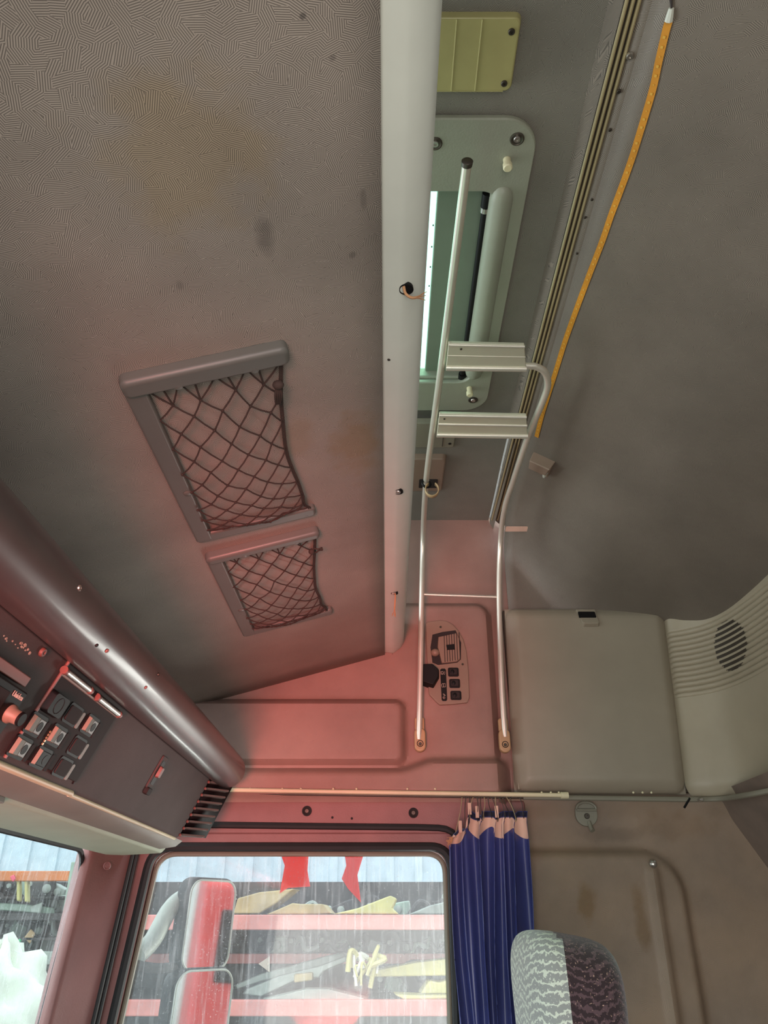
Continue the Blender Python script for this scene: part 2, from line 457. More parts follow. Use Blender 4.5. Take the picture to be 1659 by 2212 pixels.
# rolled fold where the roof drops to the rail
mb = MB()
for j in range(len(ys) - 1):
    prof = [(.300, 0), (.304, -.008), (.303, -.040), (.312, -.058)]
    for k in range(3):
        mb.add([(prof[q][0], ys[jj], ZR - (ZR - roof_z(ys[jj])) * .4 + prof[q][1]) for (q, jj) in ((k, j), (k + 1, j), (k + 1, j + 1), (k, j + 1))], [(0, 1, 2, 3)])
mb.build('fold', M['rear_vinyl'], ceiling)
MB().box(WORLD, HX0 - .005, HX0, HY0, HY1, ZR, 1.17).box(WORLD, HX1, HX1 + .005, HY0, HY1, ZR, 1.17).box(WORLD, HX0, HX1, HY0 - .005, HY0, ZR, 1.17).box(WORLD, HX0, HX1, HY1, HY1 + .005, ZR, 1.17).build('hatch_well', M['hatch_plastic'], ceiling)

# ---- rear lining: slopes down from the rail, rounds into the passenger-side wall
XR0, SL = .336, .6
def rear_arc(x):
    k = sstep(.34, .56, x); zs = 1.03 - SL * (x - XR0)
    return lerp(1.80, 1.36, k), lerp(.12, min(.36, max(.08, zs - .70)), k), .70
def rear_pt(x, v):
    """v 0..1: towards the passenger side, then down the side wall"""
    zs = 1.03 - SL * (x - XR0)
    y0, rz, zb = rear_arc(x)
    ry = 1.992 - y0
    if v < .5: return Vector((x, lerp(-.45, y0, v / .5), zs))
    if v < .92:
        a = (v - .5) / .42 * math.pi / 2
        e = .62
        return Vector((x, y0 + ry * math.sin(a) ** 1.0, zs - rz * (1 - math.cos(a))))
    return Vector((x, 1.992, lerp(zs - rz, min(zb, zs - rz) - .05, (v - .92) / .08)))
wall_rear = struct(MB().grid(lambda u, v: rear_pt(lerp(XR0, .95, u), v), 24, 70).build('wall_rear', M['rear_vinyl'], solid=.004))
# padded bead beside the rail
MB().grid(lambda u, v: Vector((.318 + .030 * u, lerp(-.45, 1.99, v), 1.043 - .016 * u - .006 * math.sin(math.pi * u))), 8, 2).build('bead', M['rear_vinyl'], wall_rear)
bp = lambda px, py: onZ(px, py, 1.030)
for (px, py, r, mm) in [(1361, 121, .0052, 'steel'), (1337, 198, .0032, 'dark_steel'), (1318, 281, .0026, 'dark_steel'), (1279, 431, .0026, 'dark_steel'),
                        (1264, 470, .0022, 'dark_steel'), (1247, 547, .0026, 'dark_steel')]:
    screw(Frame(bp(px, py), (1, 0, 0), (0, 1, 0), (-.2, 0, -1)), r, M[mm], wall_rear)
# flat blanking plug and small hole in the rear lining
def rear_on(px, py):
    r = ray(px, py); best = None
    lo, hi = .3, 4.0
    for k in range(60):                                              # march to the lining
        t = lerp(lo, hi, k / 59); p = r * t
        zs = 1.03 - SL * (p.x - XR0); y0, rz, _ = rear_arc(p.x)
        if p.y > y0:
            s_ = min(1, (p.y - y0) / (2 - y0)); zz = zs - rz * (1 - math.sqrt(max(0, 1 - s_ * s_)))
        else: zz = zs
        if p.z > zz or p.y > 2.0:
            return r * lerp(lo, hi, (k - .5) / 59)
    return r * 1.9
def refine_rear(px, py):
    r = ray(px, py); lo, hi = .3, 3.5
    def inside(t):
        p = r * t; zs = 1.03 - SL * (p.x - XR0)
        if p.y >= 2.0: return False
        y0, rz, _ = rear_arc(p.x)
        if p.y > y0:
            s_ = (p.y - y0) / (2 - y0); zs -= rz * (1 - math.sqrt(max(0, 1 - s_ * s_)))
        return p.z < zs
    for k in range(50):
        mid = (lo + hi) / 2
        if inside(mid): lo = mid
        else: hi = mid
    return r * lo
def rear_frame(px, py):
    p = refine_rear(px, py); a = refine_rear(px + 8, py) - p; b = refine_rear(px, py - 8) - p
    n = a.cross(b).normalized()
    if n.dot(p) > 0: n = -n
    u = Vector((1, 0, 0)); u = (u - n * u.dot(n)).normalized()
    return Frame(p, u, n.cross(u), n)

# ---- passenger-side wall above the door: moulded panel with a raised plateau
def side_h(x, z):
    h = .032 * (1 - sstep(-.012, .014, sd_rbox(x, z, -1.2, .278, .0, .778, .035)))
    h += .026 * (1 - sstep(-.010, .012, sd_rbox(x, z, -1.2, .042, .352, .505, .022)))
    zt = .338 + .022 * sstep(.03, .12, x)
    h += .030 * (1 - sstep(zt - .014, zt + .012, z)) * (1 - sstep(.285, .31, x))
    h -= .02 * (1 - sstep(.262, .288, z))
    return h
wall_right = struct(MB().grid(lambda u, v: Vector((lerp(-.62, .84, u), 2.002 - side_h(lerp(-.62, .84, u), lerp(.262, 1.06, v)), lerp(.262, 1.06, v))), 220, 130).build('wall_right', M['side_vinyl']))
# ---- door header strip
hp = lambda px, py: onY(px, py, 2.0)
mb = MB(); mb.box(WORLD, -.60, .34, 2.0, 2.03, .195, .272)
header = struct(mb.build('trim_1', M['red_lit_trim'], bevel=.006))
FH = Frame((0, 2.0, 0), (1, 0, 0), (0, 0, 1), (0, -1, 0))
for px, py in ((663, 1752), (893, 1756)):
    p = hp(px, py); f = Frame(p, (1, 0, 0), (0, 0, 1), (0, -1, 0))
    MB().lathe(f, [(.012, -.002), (.012, .002), (.010, .003), (.007, .0005)], 20).build('screw_cup', M['dark_plastic'], header)
    screw(f, .0055, M['dark_steel'], header)
for px, py in ((718, 1766), (760, 1768)):
    p = hp(px, py); MB().lathe(Frame(p, (1, 0, 0), (0, 0, 1), (0, -1, 0)), [(.003, -.001), (.003, .0006), (.0005, .0006)], 10).build('hole', M['black_plastic'], header)

# ---- side window: door frame with a rounded opening, gaskets, glass
WT = onY(640, 1838, 2.02).z
wl_t = onY(338, 1838, 2.02).x; wl_b = onY(252, 2212, 2.02).x; zb_ = onY(252, 2212, 2.02).z
WB = -.62
slope = (wl_t - wl_b) / (WT - zb_)
XL = lambda z: wl_t + slope * (z - WT)
XRt = onY(968, 1900, 2.02).x
def win_loop(g=0.0, rad=.04):
    z1, z0 = WT + g, WB - g
    return [ (XL(z0) - g, z0), (XL(z1) - g, z1), (XRt + g, z1), (XRt + g, z0)]
def round_loop(pts, r, n=6):
    out = []
    m = len(pts)
    for i in range(m):
        p = Vector(pts[i]); a = Vector(pts[i - 1]) - p; b = Vector(pts[(i + 1) % m]) - p
        p0 = p + a.normalized() * r; p1 = p + b.normalized() * r
        for k in range(n + 1):
            t = k / n; q = p0 * (1 - t) ** 2 + p * 2 * t * (1 - t) + p1 * t * t
            out.append((q.x, q.y))
    return out
def ring(name, inner, outer, y0, y1, m, parent=None, bevel=0):
    n = len(inner); mb = MB()
    for (a, b) in ((0, 1),):
        vs = [Vector((p[0], y0, p[1])) for p in inner] + [Vector((p[0], y0, p[1])) for p in outer] + [Vector((p[0], y1, p[1])) for p in inner] + [Vector((p[0], y1, p[1])) for p in outer]
        fs = []
        for i in range(n):
            j = (i + 1) % n
            fs += [(i, j, n + j, n + i), (2 * n + i, 3 * n + i, 3 * n + j, 2 * n + j), (i, 2 * n + i, 2 * n + j, j), (n + i, n + j, 3 * n + j, 3 * n + i)]
        mb.add(vs, fs)
    return mb.build(name, m, parent, bevel=bevel)
door = ring('door_1', round_loop(win_loop(.0), .045), round_loop(win_loop(.062), .07), 2.005, 2.05, M['red_lit_trim'])
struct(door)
def loop3(pts, y): return [Vector((p[0], y, p[1])) for p in pts]
win = struct(MB().tube(loop3(round_loop(win_loop(.008), .05, 8), 2.006), .0105, 8, closed=True, flat=(1, 1)).build('window_1', M['rubber'], None))
MB().tube(loop3(round_loop(win_loop(-.006), .045, 8), 2.03), .006, 8, closed=True).build('inner_gasket', M['grey_plastic'], win)
gl = win_loop(.004)
MB().add([Vector((p[0], 2.040, p[1])) for p in gl], [(0, 1, 2, 3)]).build('pane', M['window_glass'], win, smooth=False)
MB().tube([onY(405, 1781, 1.997), onY(470, 1782, 1.997), onY(700, 1785, 1.997)] + fillet([onY(900, 1787, 1.997), onY(992, 1790, 1.997), onY(1003, 2212, 1.997)], .05), .0075, 8).build('door_seal', M['rubber'], door)
# door and side body below the sill of the glass, so the cab is closed
lower = MB().box(WORLD, -.95, .18, 2.0, 2.06, -1.5, WB - .055).build('door_panel', M['red_lit_trim'], door)

# ---- A-pillar between windscreen and side window
def edge(px_t, py_t, px_b, py_b, y, zt=.20, zb=-.62):
    a = onY(px_t, py_t, y); b = onY(px_b, py_b, y)
    f = lambda z: a.x + (b.x - a.x) * (z - a.z) / (b.z - a.z)
    return Vector((f(zt), y, zt)), Vector((f(zb), y, zb))
pe = [edge(172, 1835, 78, 2212, 1.93), edge(185, 1835, 88, 2212, 1.890), edge(200, 1835, 104, 2212, 1.885), edge(209, 1835, 112, 2212, 1.895), edge(240, 1832, 146, 2212, 1.925), edge(286, 1826, 193, 2212, 1.972),
      edge(300, 1826, 213, 2212, 1.99), edge(302, 1826, 216, 2212, 2.03)]
mb = MB()
for i in range(len(pe) - 1):
    mb.add([pe[i][0], pe[i + 1][0], pe[i + 1][1], pe[i][1]], [(0, 1, 2, 3)])
pillar = struct(mb.build('trim_2', M['red_lit_trim'], solid=.006, split=25))
for k, (a, b, rr) in enumerate([(291, 200, .0048), (299, 210, .0048)]):
    e = edge(a, 1826, b, 2212, 1.972 + .008 * k)
    MB().tube([e[0], e[1]], rr, 8).build('pillar_seal', M['rubber'], pillar)
pf = Frame(onY(231, 1870, 1.9165), (1, .75, 0), (0, 0, 1)); pf = Frame(pf.o, pf.u, pf.v, Vector((.6, -.8, 0)))
MB().lathe(pf, [(.009, -.002), (.009, .002), (.0075, .003), (.0055, .001)], 18).build('screw_cup', M['red_lit_trim'], pillar)
screw(pf, .004, M['red_lit_trim'], pillar)
e = edge(191, 1838, 95, 2212, 1.882)
# ---- windscreen
XW = -.70
w1 = onY(186, 1842, 1.90); w2 = onY(88, 2212, 1.90)
ztop = w1.z
wpts = [Vector((w1.x, 1.90, ztop)), Vector((w2.x, 1.90, w2.z)), Vector((w2.x - .12, 1.90, -.6)), Vector((w2.x - .12, -.2, -.6)), Vector((w1.x, -.2, ztop))]
wb = w1 + (w2 - w1) * ((ztop + .6) / (ztop - w2.z))
screen = struct(MB().tube(fillet([(w1.x, -.1, ztop + .004), (w1.x, 1.898, ztop + .004), (wb.x, 1.898, -.6)], .06, 6), .006, 8).build('window_2', M['rubber']))
MB().add([(w1.x, -.2, ztop), (w1.x, 1.9, ztop), (wb.x, 1.9, -.6), (wb.x, -.2, -.6)], [(0, 1, 2, 3)]).build('pane', M['screen_glass'], screen, smooth=False)
# front body below the windscreen and dashboard top, hidden from this seat but closing the cab
struct(MB().box(WORLD, -1.0, -.55, -.3, 2.0, -.66, -.60).build('trim_3', M['dark_plastic'], bevel=.01))
struct(MB().box(WORLD, -.95, -.90, -.3, 2.05, -1.5, -.6).build('wall_front', M['red_lit_trim']))
# ---- floor of the cab
struct(MB().box(WORLD, -.95, 1.2, -.35, 2.06, -1.55, -1.5).build('floor', M['dark_plastic']))
# ---- driver-side wall with the open door the photograph was taken from
mb = MB()
for (x0, x1, z0, z1) in ((-.95, -.72, -1.5, 1.1), (.50, 1.0, -1.5, 1.1), (-.72, .50, .42, 1.1)): mb.box(WORLD, x0, x1, -.50, -.45, z0, z1)
struct(mb.build('wall_left', M['side_vinyl']))
# ---- side wall behind the door, with a moulded pocket
def low_h(x, z):
    s = sd_rbox(x, z, -.5, .695, -1.4, .152, .09)
    h = .024 * (1 - sstep(-.008, .016, s))
    h += .016 * (1 - sstep(-.012, .012, sd_rbox(x, z, .620, .636, -1.4, .122, .008)))
    h += .02 * sstep(.22, .28, z)
    return h
def low_pt(u, v):
    x = lerp(.17, 1.04, u); z = lerp(-1.5, .288, v ** .6)
    return Vector((x, 2.022 - low_h(x, z), z))
wall_low = struct(MB().grid(low_pt, 130, 150).build('wall_right', M['lower_vinyl']))
# rear wall below the padded back, leaning away
mb = MB().grid(lambda u, v: Vector((lerp(.815, .93, v) + .5 * max(0, v - 1), lerp(2.03, -.35, u), lerp(.29, .09, v))), 8, 4)
mb.grid(lambda u, v: Vector((lerp(.93, 1.0, v), lerp(2.03, -.35, u), lerp(.09, -1.5, v))), 8, 4)
struct(mb.build('wall_rear', M['brown_lining']))

# ================================================================== THINGS, LARGEST FIRST
# ---- overhead shelf: sloping underside and pale edge beam
shelf = thing('overhead_shelf', 'grey hatched vinyl overhead shelf with a pale beam along its edge', 'shelf', (-.25, .8, .58))
sh_n = Vector((-.28, 0, 1)).normalized()
zsh = lambda x: .6368 + .28 * x
def sh_pt(x, y): return Vector((x, y, zsh(x) - .02 * sstep(-.45, -.60, x) * 0))
yend = lambda x: 2.0 + .045 * sstep(-.2, -.6, x)
mb = MB()
nx, ny = 16, 20
mb.grid(lambda u, v: sh_pt(lerp(-.66, -.006, u), lerp(-.40, yend(lerp(-.66, -.006, u)), v)), nx, ny)
mb.build('underside_panel', M['shelf_vinyl'], shelf, solid=.008)
def beam_prof(y):
    k = 1.0
    return [(-.0105, .636), (.013, .632), (.020, .633), (.0385, .648), (.0452, .660), (.0465, .72), (-.0105, .72)]
mb = MB(); pr = beam_prof(0); n = len(pr)
ystn = [-.42, .5, 1.2, 1.90, 1.955, 1.975, 1.985]
scl = [1, 1, 1, 1, .985, .93, .80]
vs = []
for y, sc in zip(ystn, scl):
    for (x, z) in pr:
        vs.append((.02 + (x - .02) * sc, y, .70 + (z - .70) * (sc if z < .70 else 1)))
fs = [tuple(range(n)), tuple((len(ystn) - 1) * n + k for k in range(n))[::-1]]
for j in range(len(ystn) - 1):
    for k in range(n):
        fs.append((j * n + k, j * n + (k + 1) % n, (j + 1) * n + (k + 1) % n, (j + 1) * n + k))
beam = mb.add(vs, fs).build('edge_beam', M['beam_paint'], shelf, bevel=.006, seg=3)
def beam_fr(px, py): return Frame(onZ(px, py, .6335), (1, 0, 0), (0, 1, 0), (.15, 0, -1))
for (px, py, r) in ((877, 624, .0085), (852, 1281, .008)):
    MB().lathe(beam_fr(px, py), [(r, -.003), (r, .0012), (r * .84, .0016), (r * .8, .0004), (.0005, .0004)], 20).build('hole_ring', M['black_plastic'], beam)
for (px, py) in ((860, 1062), (848, 1415)):
    f = beam_fr(px, py)
    MB().lathe(f, [(.0085, -.002), (.0085, .001), (.0068, .0014), (.006, .0002)], 20).build('screw_cup', M['black_plastic'], beam)
    screw(f, .0045, M['steel'], beam)
for (px, py) in ((840, 777), (862, 779), (862, 799), (866, 386)):
    MB().lathe(beam_fr(px, py), [(.002, -.001), (.002, .0006), (.0004, .0006)], 8).build('small_hole', M['dark_steel'], beam)
def tassel(p0, pts, name_label):
    t = thing('frayed_cord', name_label, 'cord', p0)
    path = smooth_path(pts, 5)
    MB().tube(path, .0016, 6).build('cord', M['frayed'], t)
    mb = MB(); e = path[-1]; d = (path[-1] - path[-3]).normalized()
    for k in range(9):
        q = Vector((random.uniform(-1, 1), random.uniform(-1, 1), random.uniform(-1, 1))) * .005
        mb.tube([e - d * .006, e + d * .006 + q * .5, e + d * .013 + q], .0005, 4)
    mb.build('fringe', M['frayed'], t)
p = onZ(872, 618, .632)
tassel(p, [p, onZ(876, 634, .627), onZ(889, 643, .622), onZ(902, 642, .618)], 'frayed cord end poking from the nearer hole of the pale beam')
p = onZ(852, 1283, .632)
tassel(p, [p, p + Vector((.002, -.008, -.006)), p + Vector((.001, -.008, -.024)), p + Vector((0, -.008, -.040))], 'short pinkish tassel hanging from the far hole of the pale beam')

# ---- net pockets under the shelf
SF = Frame((0, 0, .6368), (1, 0, .28), (0, 1, 0), (.27, 0, -.963))
sx = lambda X: X * math.sqrt(1 + .28 ** 2)
def net_pocket(label, y0, y1, heavy, loop):
    t = thing('net_pocket', label, 'net pocket', SF(sx(-.21), (y0 + y1) / 2), 'net pockets on the shelf underside')
    a0, a1 = sx(-.306), sx(-.118)
    w = .026; w0 = .030 if heavy else .022
    rr = lambda p, r: p
    # near bar is thicker and rounded, side bar flat, far bar thin
    MB().prism(SF, rrect(a1 - a0, w0, .0095, 5, (a0 + a1) / 2, y0 + w0 / 2), -.001, .021).build('near_bar', M['pocket_plastic'], t, bevel=.007, seg=4)
    MB().prism(SF, rrect(w, y1 - y0 - .018, .004, 3, a0 + w / 2, (y0 + y1) / 2 + .002), -.001, .016).build('side_bar', M['pocket_plastic'], t, bevel=.0035, seg=3)
    MB().prism(SF, rrect(a1 - a0, .026, .008, 5, (a0 + a1) / 2, y1 - .013), -.001, .015).build('far_bar', M['pocket_plastic'], t, bevel=.005, seg=3)
    # moulded clip half-way along the side bar and the screw caps
    MB().lathe(SF.at(a0 + w * .75, y0 + (y1 - y0) * .62, .016), [(.006, -.002), (.006, .001), (.004, .0022)], 14).build('clip', M['pocket_plastic'], t)
    for a in (.32, .78): MB().lathe(SF.at(lerp(a0, a1, a), y0 + w0 - .005, .0205), [(.0045, -.002), (.0045, .0004), (.003, .0008)], 12).build('screw_cap', M['pocket_plastic'], t)
    # diamond net, gathered and bulging towards the far bar
    ins0 = a0 + w - .002; yb, ye = y0 + w0 - .002, y1 - .027
    nu_, nv_ = 8, 16
    def node(i, j):
        a = i / nu_; b = j / nv_
        bb = 1 - (1 - b) ** 1.45
        edge_pull = .010 + .012 * math.sin(math.pi * min(1, b * 1.1))
        left = ins0; right = a1 - edge_pull - .002
        aa = lerp(left, right, a) + .010 * math.sin(math.pi * b) * (1 - a) * .3
        y = lerp(yb, ye, bb) + .006 * math.sin(math.pi * a) * b
        c = .010 + .034 * math.sin(math.pi * b) ** .8 * (0.35 + .65 * b) * math.sin(math.pi * (.08 + .9 * a)) ** .7
        rnd = random.Random(i * 97 + j * 13 + int(y0 * 100))
        aa += rnd.uniform(-.0035, .0035); y += rnd.uniform(-.005, .005)
        return SF(aa, y, c)
    mb = MB(); kn = MB()
    for j in range(nv_):
        for i in range(nu_ + 1):
            if (i + j) % 2: continue
            for di in (-1, 1):
                ii = i + di
                if 0 <= ii <= nu_:
                    p, q = node(i, j), node(ii, j + 1)
                    mid = (p + q) / 2 + SF.n * .0012
                    mb.tube([p, mid, q], .00115, 5, caps=False)
            if 0 < j: kn.ball(node(i, j), .0023, nu=6, nv=4)
    nt = mb.build('net', M['cord'], t)
    kn.build('knots', M['cord'], nt)['kind'] = 'stuff'
    # edge cord on the open side, doubled, tied off near the heavy bar
    ec = [SF(a1 - .012, y0 + w0 * .8, .012)] + [node(nu_, j) + SF.n * .002 for j in range(0, nv_ + 1, 2)] + [SF(a1 - .016, y1 - .008, .014)]
    for s_ in (-1, 1): MB().tube(smooth_path([p + SF.u * .0014 * s_ for p in ec], 4), .0013, 6).build('edge_cord', M['cord'], t)
    c0 = SF(a1 - .020, y0 + .058, .022)
    if loop:
        MB().tube([c0 + SF.u * (.004 + .010 * (1 + math.cos(q * math.pi / 8))) * .8 + SF.v * .007 * math.sin(q * math.pi / 8) + SF.n * .002 * math.cos(q) for q in range(16)], .0014, 6, closed=True).build('cord_loop', M['cord'], t)
        MB().ball(c0, .0055, nu=10, nv=7).build('knot', M['cord'], t)
    else:
        for k in range(4):
            MB().tube(smooth_path([c0 + SF.u * (.001 * k - .002), c0 + SF.v * .015 + SF.u * (.0025 * k - .006) + SF.n * .004, c0 + SF.v * .036 + SF.u * (.0015 * k - .007)], 5), .0017, 6).build('cord_tail', M['cord'], t)
        MB().ball(c0, .0072, .006, .006, 10, 7).build('knot', M['cord'], t)
    for i in range(1, nu_, 2):   # short loops tying the net to the near bar
        MB().tube([node(i, 1), SF(lerp(ins0, a1 - .02, i / nu_), yb - .001, .014)], .0013, 5).build('tie', M['cord'], nt)
    return t
net_pocket('larger net pocket nearer the camera, with a bundled cord knot', .689, 1.108, True, False)
net_pocket('farther net pocket on the shelf underside, tied with a small cord loop', 1.160, 1.560, False, True)

# ---- dark padded roll over the windscreen console
roll = thing('padded_roll', 'glossy black padded roll along the front edge under the shelf', 'padded roll', (-.367, .8, .318))
RX, RZ, RR = -.367, .318, .040
yy = [-.40, 0, .4, .8, 1.2, 1.6, 1.84]; rr_ = [RR] * 7
for k in range(1, 9):
    a = k / 8 * math.pi / 2
    yy.append(1.84 + .045 * math.sin(a)); rr_.append(max(.002, RR * math.cos(a) ** .55))
MB().tube([(RX, y, RZ) for y in yy], rr_, 40).build('cover', M['black_vinyl'], roll, split=80)
def on_roll(px, py):
    r = ray(px, py); a = r.x ** 2 + r.z ** 2; b = -2 * (r.x * RX + r.z * RZ); c = RX * RX + RZ * RZ - RR * RR
    d = max(0, b * b - 4 * a * c); return r * ((-b - math.sqrt(d)) / (2 * a))
for (px, py, mm, r) in [(171, 1270, 'steel', .0035), (231, 1406, 'reddish_plastic', .0028), (315, 1485, 'reddish_plastic', .0026), (209, 1394, 'black_plastic', .0022), (342, 1457, 'dark_steel', .0030)]:
    p = on_roll(px, py); nrm = (p - Vector((RX, p.y, RZ))).normalized()
    screw(Frame(p, (0, 1, 0), nrm.cross(Vector((0, 1, 0))), nrm), r, M[mm], roll, 'stud')

# ---- overhead console with switches
CT = Vector((-.3945, 0, .290)); CV = Vector((-.0545, 0, -.120))
CL = CV.length; CVn = CV.normalized(); CN = Vector((.910, 0, -.4135))
def CP(px, py):
    p = on(px, py, CN, CT.dot(CN)); return p.y, (p - CT).dot(CVn)
CF = Frame(CT, (0, 1, 0), CVn, CN)
console = thing('overhead_console', 'dark grey overhead console with a bank of rocker switches above the windscreen', 'console', (-.45, .9, .22))
prof = [(-.418, .306), (-.3945, .290), (-.449, .170), (-.462, .163), (-.62, .175), (-.62, .33)]
mb = MB(); n = len(prof)
for y in (-.40, 1.80): mb.v += [Vector((x, y, z)) for x, z in prof]
mb.f += [tuple(range(n)), tuple(range(n, 2 * n))[::-1]] + [(k, (k + 1) % n, n + (k + 1) % n, n + k) for k in range(n)]
body = mb.build('body', M['console_plastic'], console, bevel=.004)
# switch plate
pl0 = CP(140, 1430); pl1 = CP(250, 1530); pl2 = CP(165, 1690); pl3 = CP(15, 1625)
ya, yb2 = (pl0[0] + pl3[0]) / 2, (pl1[0] + pl2[0]) / 2
plate = MB().box(CF, ya, yb2, .008, .120, -.001, .004).build('switch_plate', M['dark_plastic'], console, bevel=.0015)
MB().tube([CF(ya, -.002, .003), CF(ya, .128, .003)], .0022, 6).build('trim_bead', M['reddish_plastic'], plate)
MB().tube([CF(yb2, .010, .001), CF(yb2, .124, .001)], .0014, 6).build('trim_bead', M['black_plastic'], plate)
for (pa, pb) in (((135, 1443), (183, 1488)), ((205, 1502), (247, 1540))):
    a_, b_ = CP(*pa), CP(*pb); tt = (a_[1] + b_[1]) / 2
    MB().tube([CF(a_[0], tt, .006), CF(b_[0], tt, .006)], .0045, 12).build('lamp_tube', M['steel'], console)
    for q in (a_[0] - .003, b_[0] + .003): MB().lathe(Frame(CF(q, tt, .006), CF.v, CF.n, CF.u), [(.0052, -.003), (.0052, .003)], 12).build('tube_cap', M['reddish_plastic'], console)
MB().tube([CF(ya, .018, .004), CF(yb2 + .004, .018, .004)], .0018, 6).build('edge_bead', M['visor_edge'], plate)
# nine rocker positions: pixel centre, kind
sw = [(110, 1517, 'knob'), (151, 1541, 'blank'), (188, 1564, 'red'), (70, 1562, 'red'), (115, 1586, 'red'), (160, 1610, 'blank'), (36, 1611, 'red'), (82, 1634, 'duo'), (129, 1655, 'blank')]
for (px, py, k) in sw:
    y, t_ = CP(px, py)
    hw, hh = .0195, .0112
    MB().prism(CF, rrect(2 * hw + .004, 2 * hh + .004, .004, 3, y, t_), .003, .0052).build('switch_bezel', M['black_plastic'], plate)
    if k == 'blank':
        MB().prism(CF, rrect(2 * hw - .002, 2 * hh - .002, .003, 3, y, t_), .004, .0068, .95).build('blank_cover', M['dark_plastic'], plate)
    elif k == 'knob':
        MB().prism(CF, rrect(2 * hw + .008, 2 * hh + .006, .005, 3, y, t_), .004, .012, .88).build('hazard_switch', M['black_plastic'], plate)
        MB().lathe(CF.at(y, t_, .012), [(.011, -.001), (.010, .0006), (.008, -.0006), (.001, -.0012)], 18).build('switch_dish', M['rubber'], plate)
    else:
        cut = .001 if k == 'red' else -.008
        mb = MB()
        mb.add([CF(y - hw + .001, t_ - hh + .001, .004), CF(y + cut, t_ - hh + .001, .004), CF(y + cut, t_ + hh - .001, .004), CF(y - hw + .001, t_ + hh - .001, .004),
                CF(y - hw + .002, t_ - hh + .002, .0105), CF(y + cut, t_ - hh + .002, .0065), CF(y + cut, t_ + hh - .002, .0065), CF(y - hw + .002, t_ + hh - .002, .0105)],
               [(0, 1, 2, 3), (4, 5, 6, 7), (0, 1, 5, 4), (1, 2, 6, 5), (2, 3, 7, 6), (3, 0, 4, 7)])
        mb.build('rocker_face', M['grey_plastic'], plate, bevel=.0006)
        MB().box(CF, y + cut, y + hw - .001, t_ - hh + .002, t_ + hh - .002, .004, .0066).build('rocker_base', M['black_plastic'] if k == 'duo' else M['pocket_plastic'], plate, bevel=.001)
        MB().lathe(CF.at(y + hw * .45, t_, .0066), [(.0065, -.001), (.0062, .0004), (.001, .0002)], 14).build('rocker_dish', M['black_plastic'], plate)
    # slim legend slot beside each switch
    MB().prism(CF, rrect(.0085, 2 * hh, .003, 4, y + hw + .0082, t_ + .001), .003, .0054).build('legend_slot', M['visor_edge' if k == 'blank' else 'dark_plastic'], plate)
y, t_ = CP(93, 1590)
for q in range(5): MB().lathe(CF.at(y, t_ - .008 + q * .004, .0056), [(.0016, -.001), (.0016, .0005)], 8).build('legend_mark', M['bronze'], plate)
# latch recess and its catch
y, t_ = CP(338, 1668); y2, t2 = CP(325, 1700)
MB().prism(CF, rrect(.030, .060, .004, 3, y, t_), -.001, .003).build('latch_frame', M['console_plastic'], console, bevel=.0012)
MB().prism(CF, rrect(.018, .044, .003, 3, y, t_), .0025, .0036).build('latch_recess', M['black_plastic'], console)
MB().prism(CF, rrect(.015, .022, .003, 3, y, t_ - .002), .003, .009, .8).build('latch_catch', M['reddish_plastic'], console)
MB().prism(CF, rrect(.026, .014, .004, 3, y + .001, t_ + .034), -.001, .007, .85).build('latch_pull', M['dark_plastic'], console, bevel=.0012)
f = CF.at(*CP(90, 1408), .001)
screw(f, .0055, M['reddish_plastic'], console)
mb = MB()
for k in range(16):
    px = 5 + 60 * random.random(); py = 1378 + 26 * (px / 65) + random.uniform(-8, 10)
    a, b = CP(px, py); s_ = random.uniform(.001, .0035)
    mb.prism(CF, [(a + s_ * random.uniform(.6, 1.2) * math.cos(q * 1.05), b + s_ * .7 * random.uniform(.6, 1.2) * math.sin(q * 1.05)) for q in range(6)], 0, .0006)
chips = mb.build('bare_chips', M['tape_beige'], console); chips['kind'] = 'stuff'; chips['label'] = 'pinkish worn paint chips'
# vent comb at the passenger end
FE = Frame((-.3945, 1.80, .290), CVn, (0, 1, 0))
for k in range(9):
    s_ = .008 + k * .0150
    c = CF(1.80, s_, -.002)
    MB().box(Frame(c, (.72, .69, 0), (0, 0, 1)), -.004, .062, -.0022, .0022, -.012, .004).build('vent_fin', M['pocket_plastic'], console, bevel=.001)
    MB().ball(CF(1.792, s_, .002), .0034, nu=8, nv=6).build('vent_peg', M['reddish_plastic'], console)
MB().add([CF(1.80, .0, -.012), CF(1.80, .0, -.012) + Vector((.05, .075, .0)), CF(1.80, CL, -.012) + Vector((.05, .075, 0)), CF(1.80, CL, -.012)], [(0, 1, 2, 3)]).build('vent_back', M['black_plastic'], console, solid=.006)
MB().box(CF.at(1.80, -.004, 0), .0, .05, -.012, .006, -.02, .012).build('vent_top', M['dark_plastic'], console, bevel=.002)
# ---- CB radio
y0r, t0r = CP(0, 1545)
radio = thing('cb_radio', 'black two-way radio with a round knob at the left of the console', 'radio', CF(.86, .06, .02))
RC = CF.at(0, 0, 0)
ra = CP(-60, 1470); rb = CP(52, 1515); rc = CP(30, 1570)
def CPn(px, py, off):
    p = on(px, py, CN, CT.dot(CN) + off); return p.y, (p - CT).dot(CVn)
RY1, RT0 = CPn(57, 1506, .022)
MB().box(CF, RY1 - .16, RY1, RT0 - .004, RT0 + .048, .0, .022).build('case', M['black_plastic'], radio, bevel=.002)
MB().box(CF, RY1 - .165, RY1 - .003, RT0 - .020, RT0 - .008, .0, .016).build('bracket', M['reddish_plastic'], radio, bevel=.0015)
MB().box(CF, RY1 - .15, RY1 - .036, RT0 + .004, RT0 + .042, .022, .0235).build('faceplate', M['dark_plastic'], radio, bevel=.001)
kf = CF.at(*CPn(20, 1541, .022), .022)
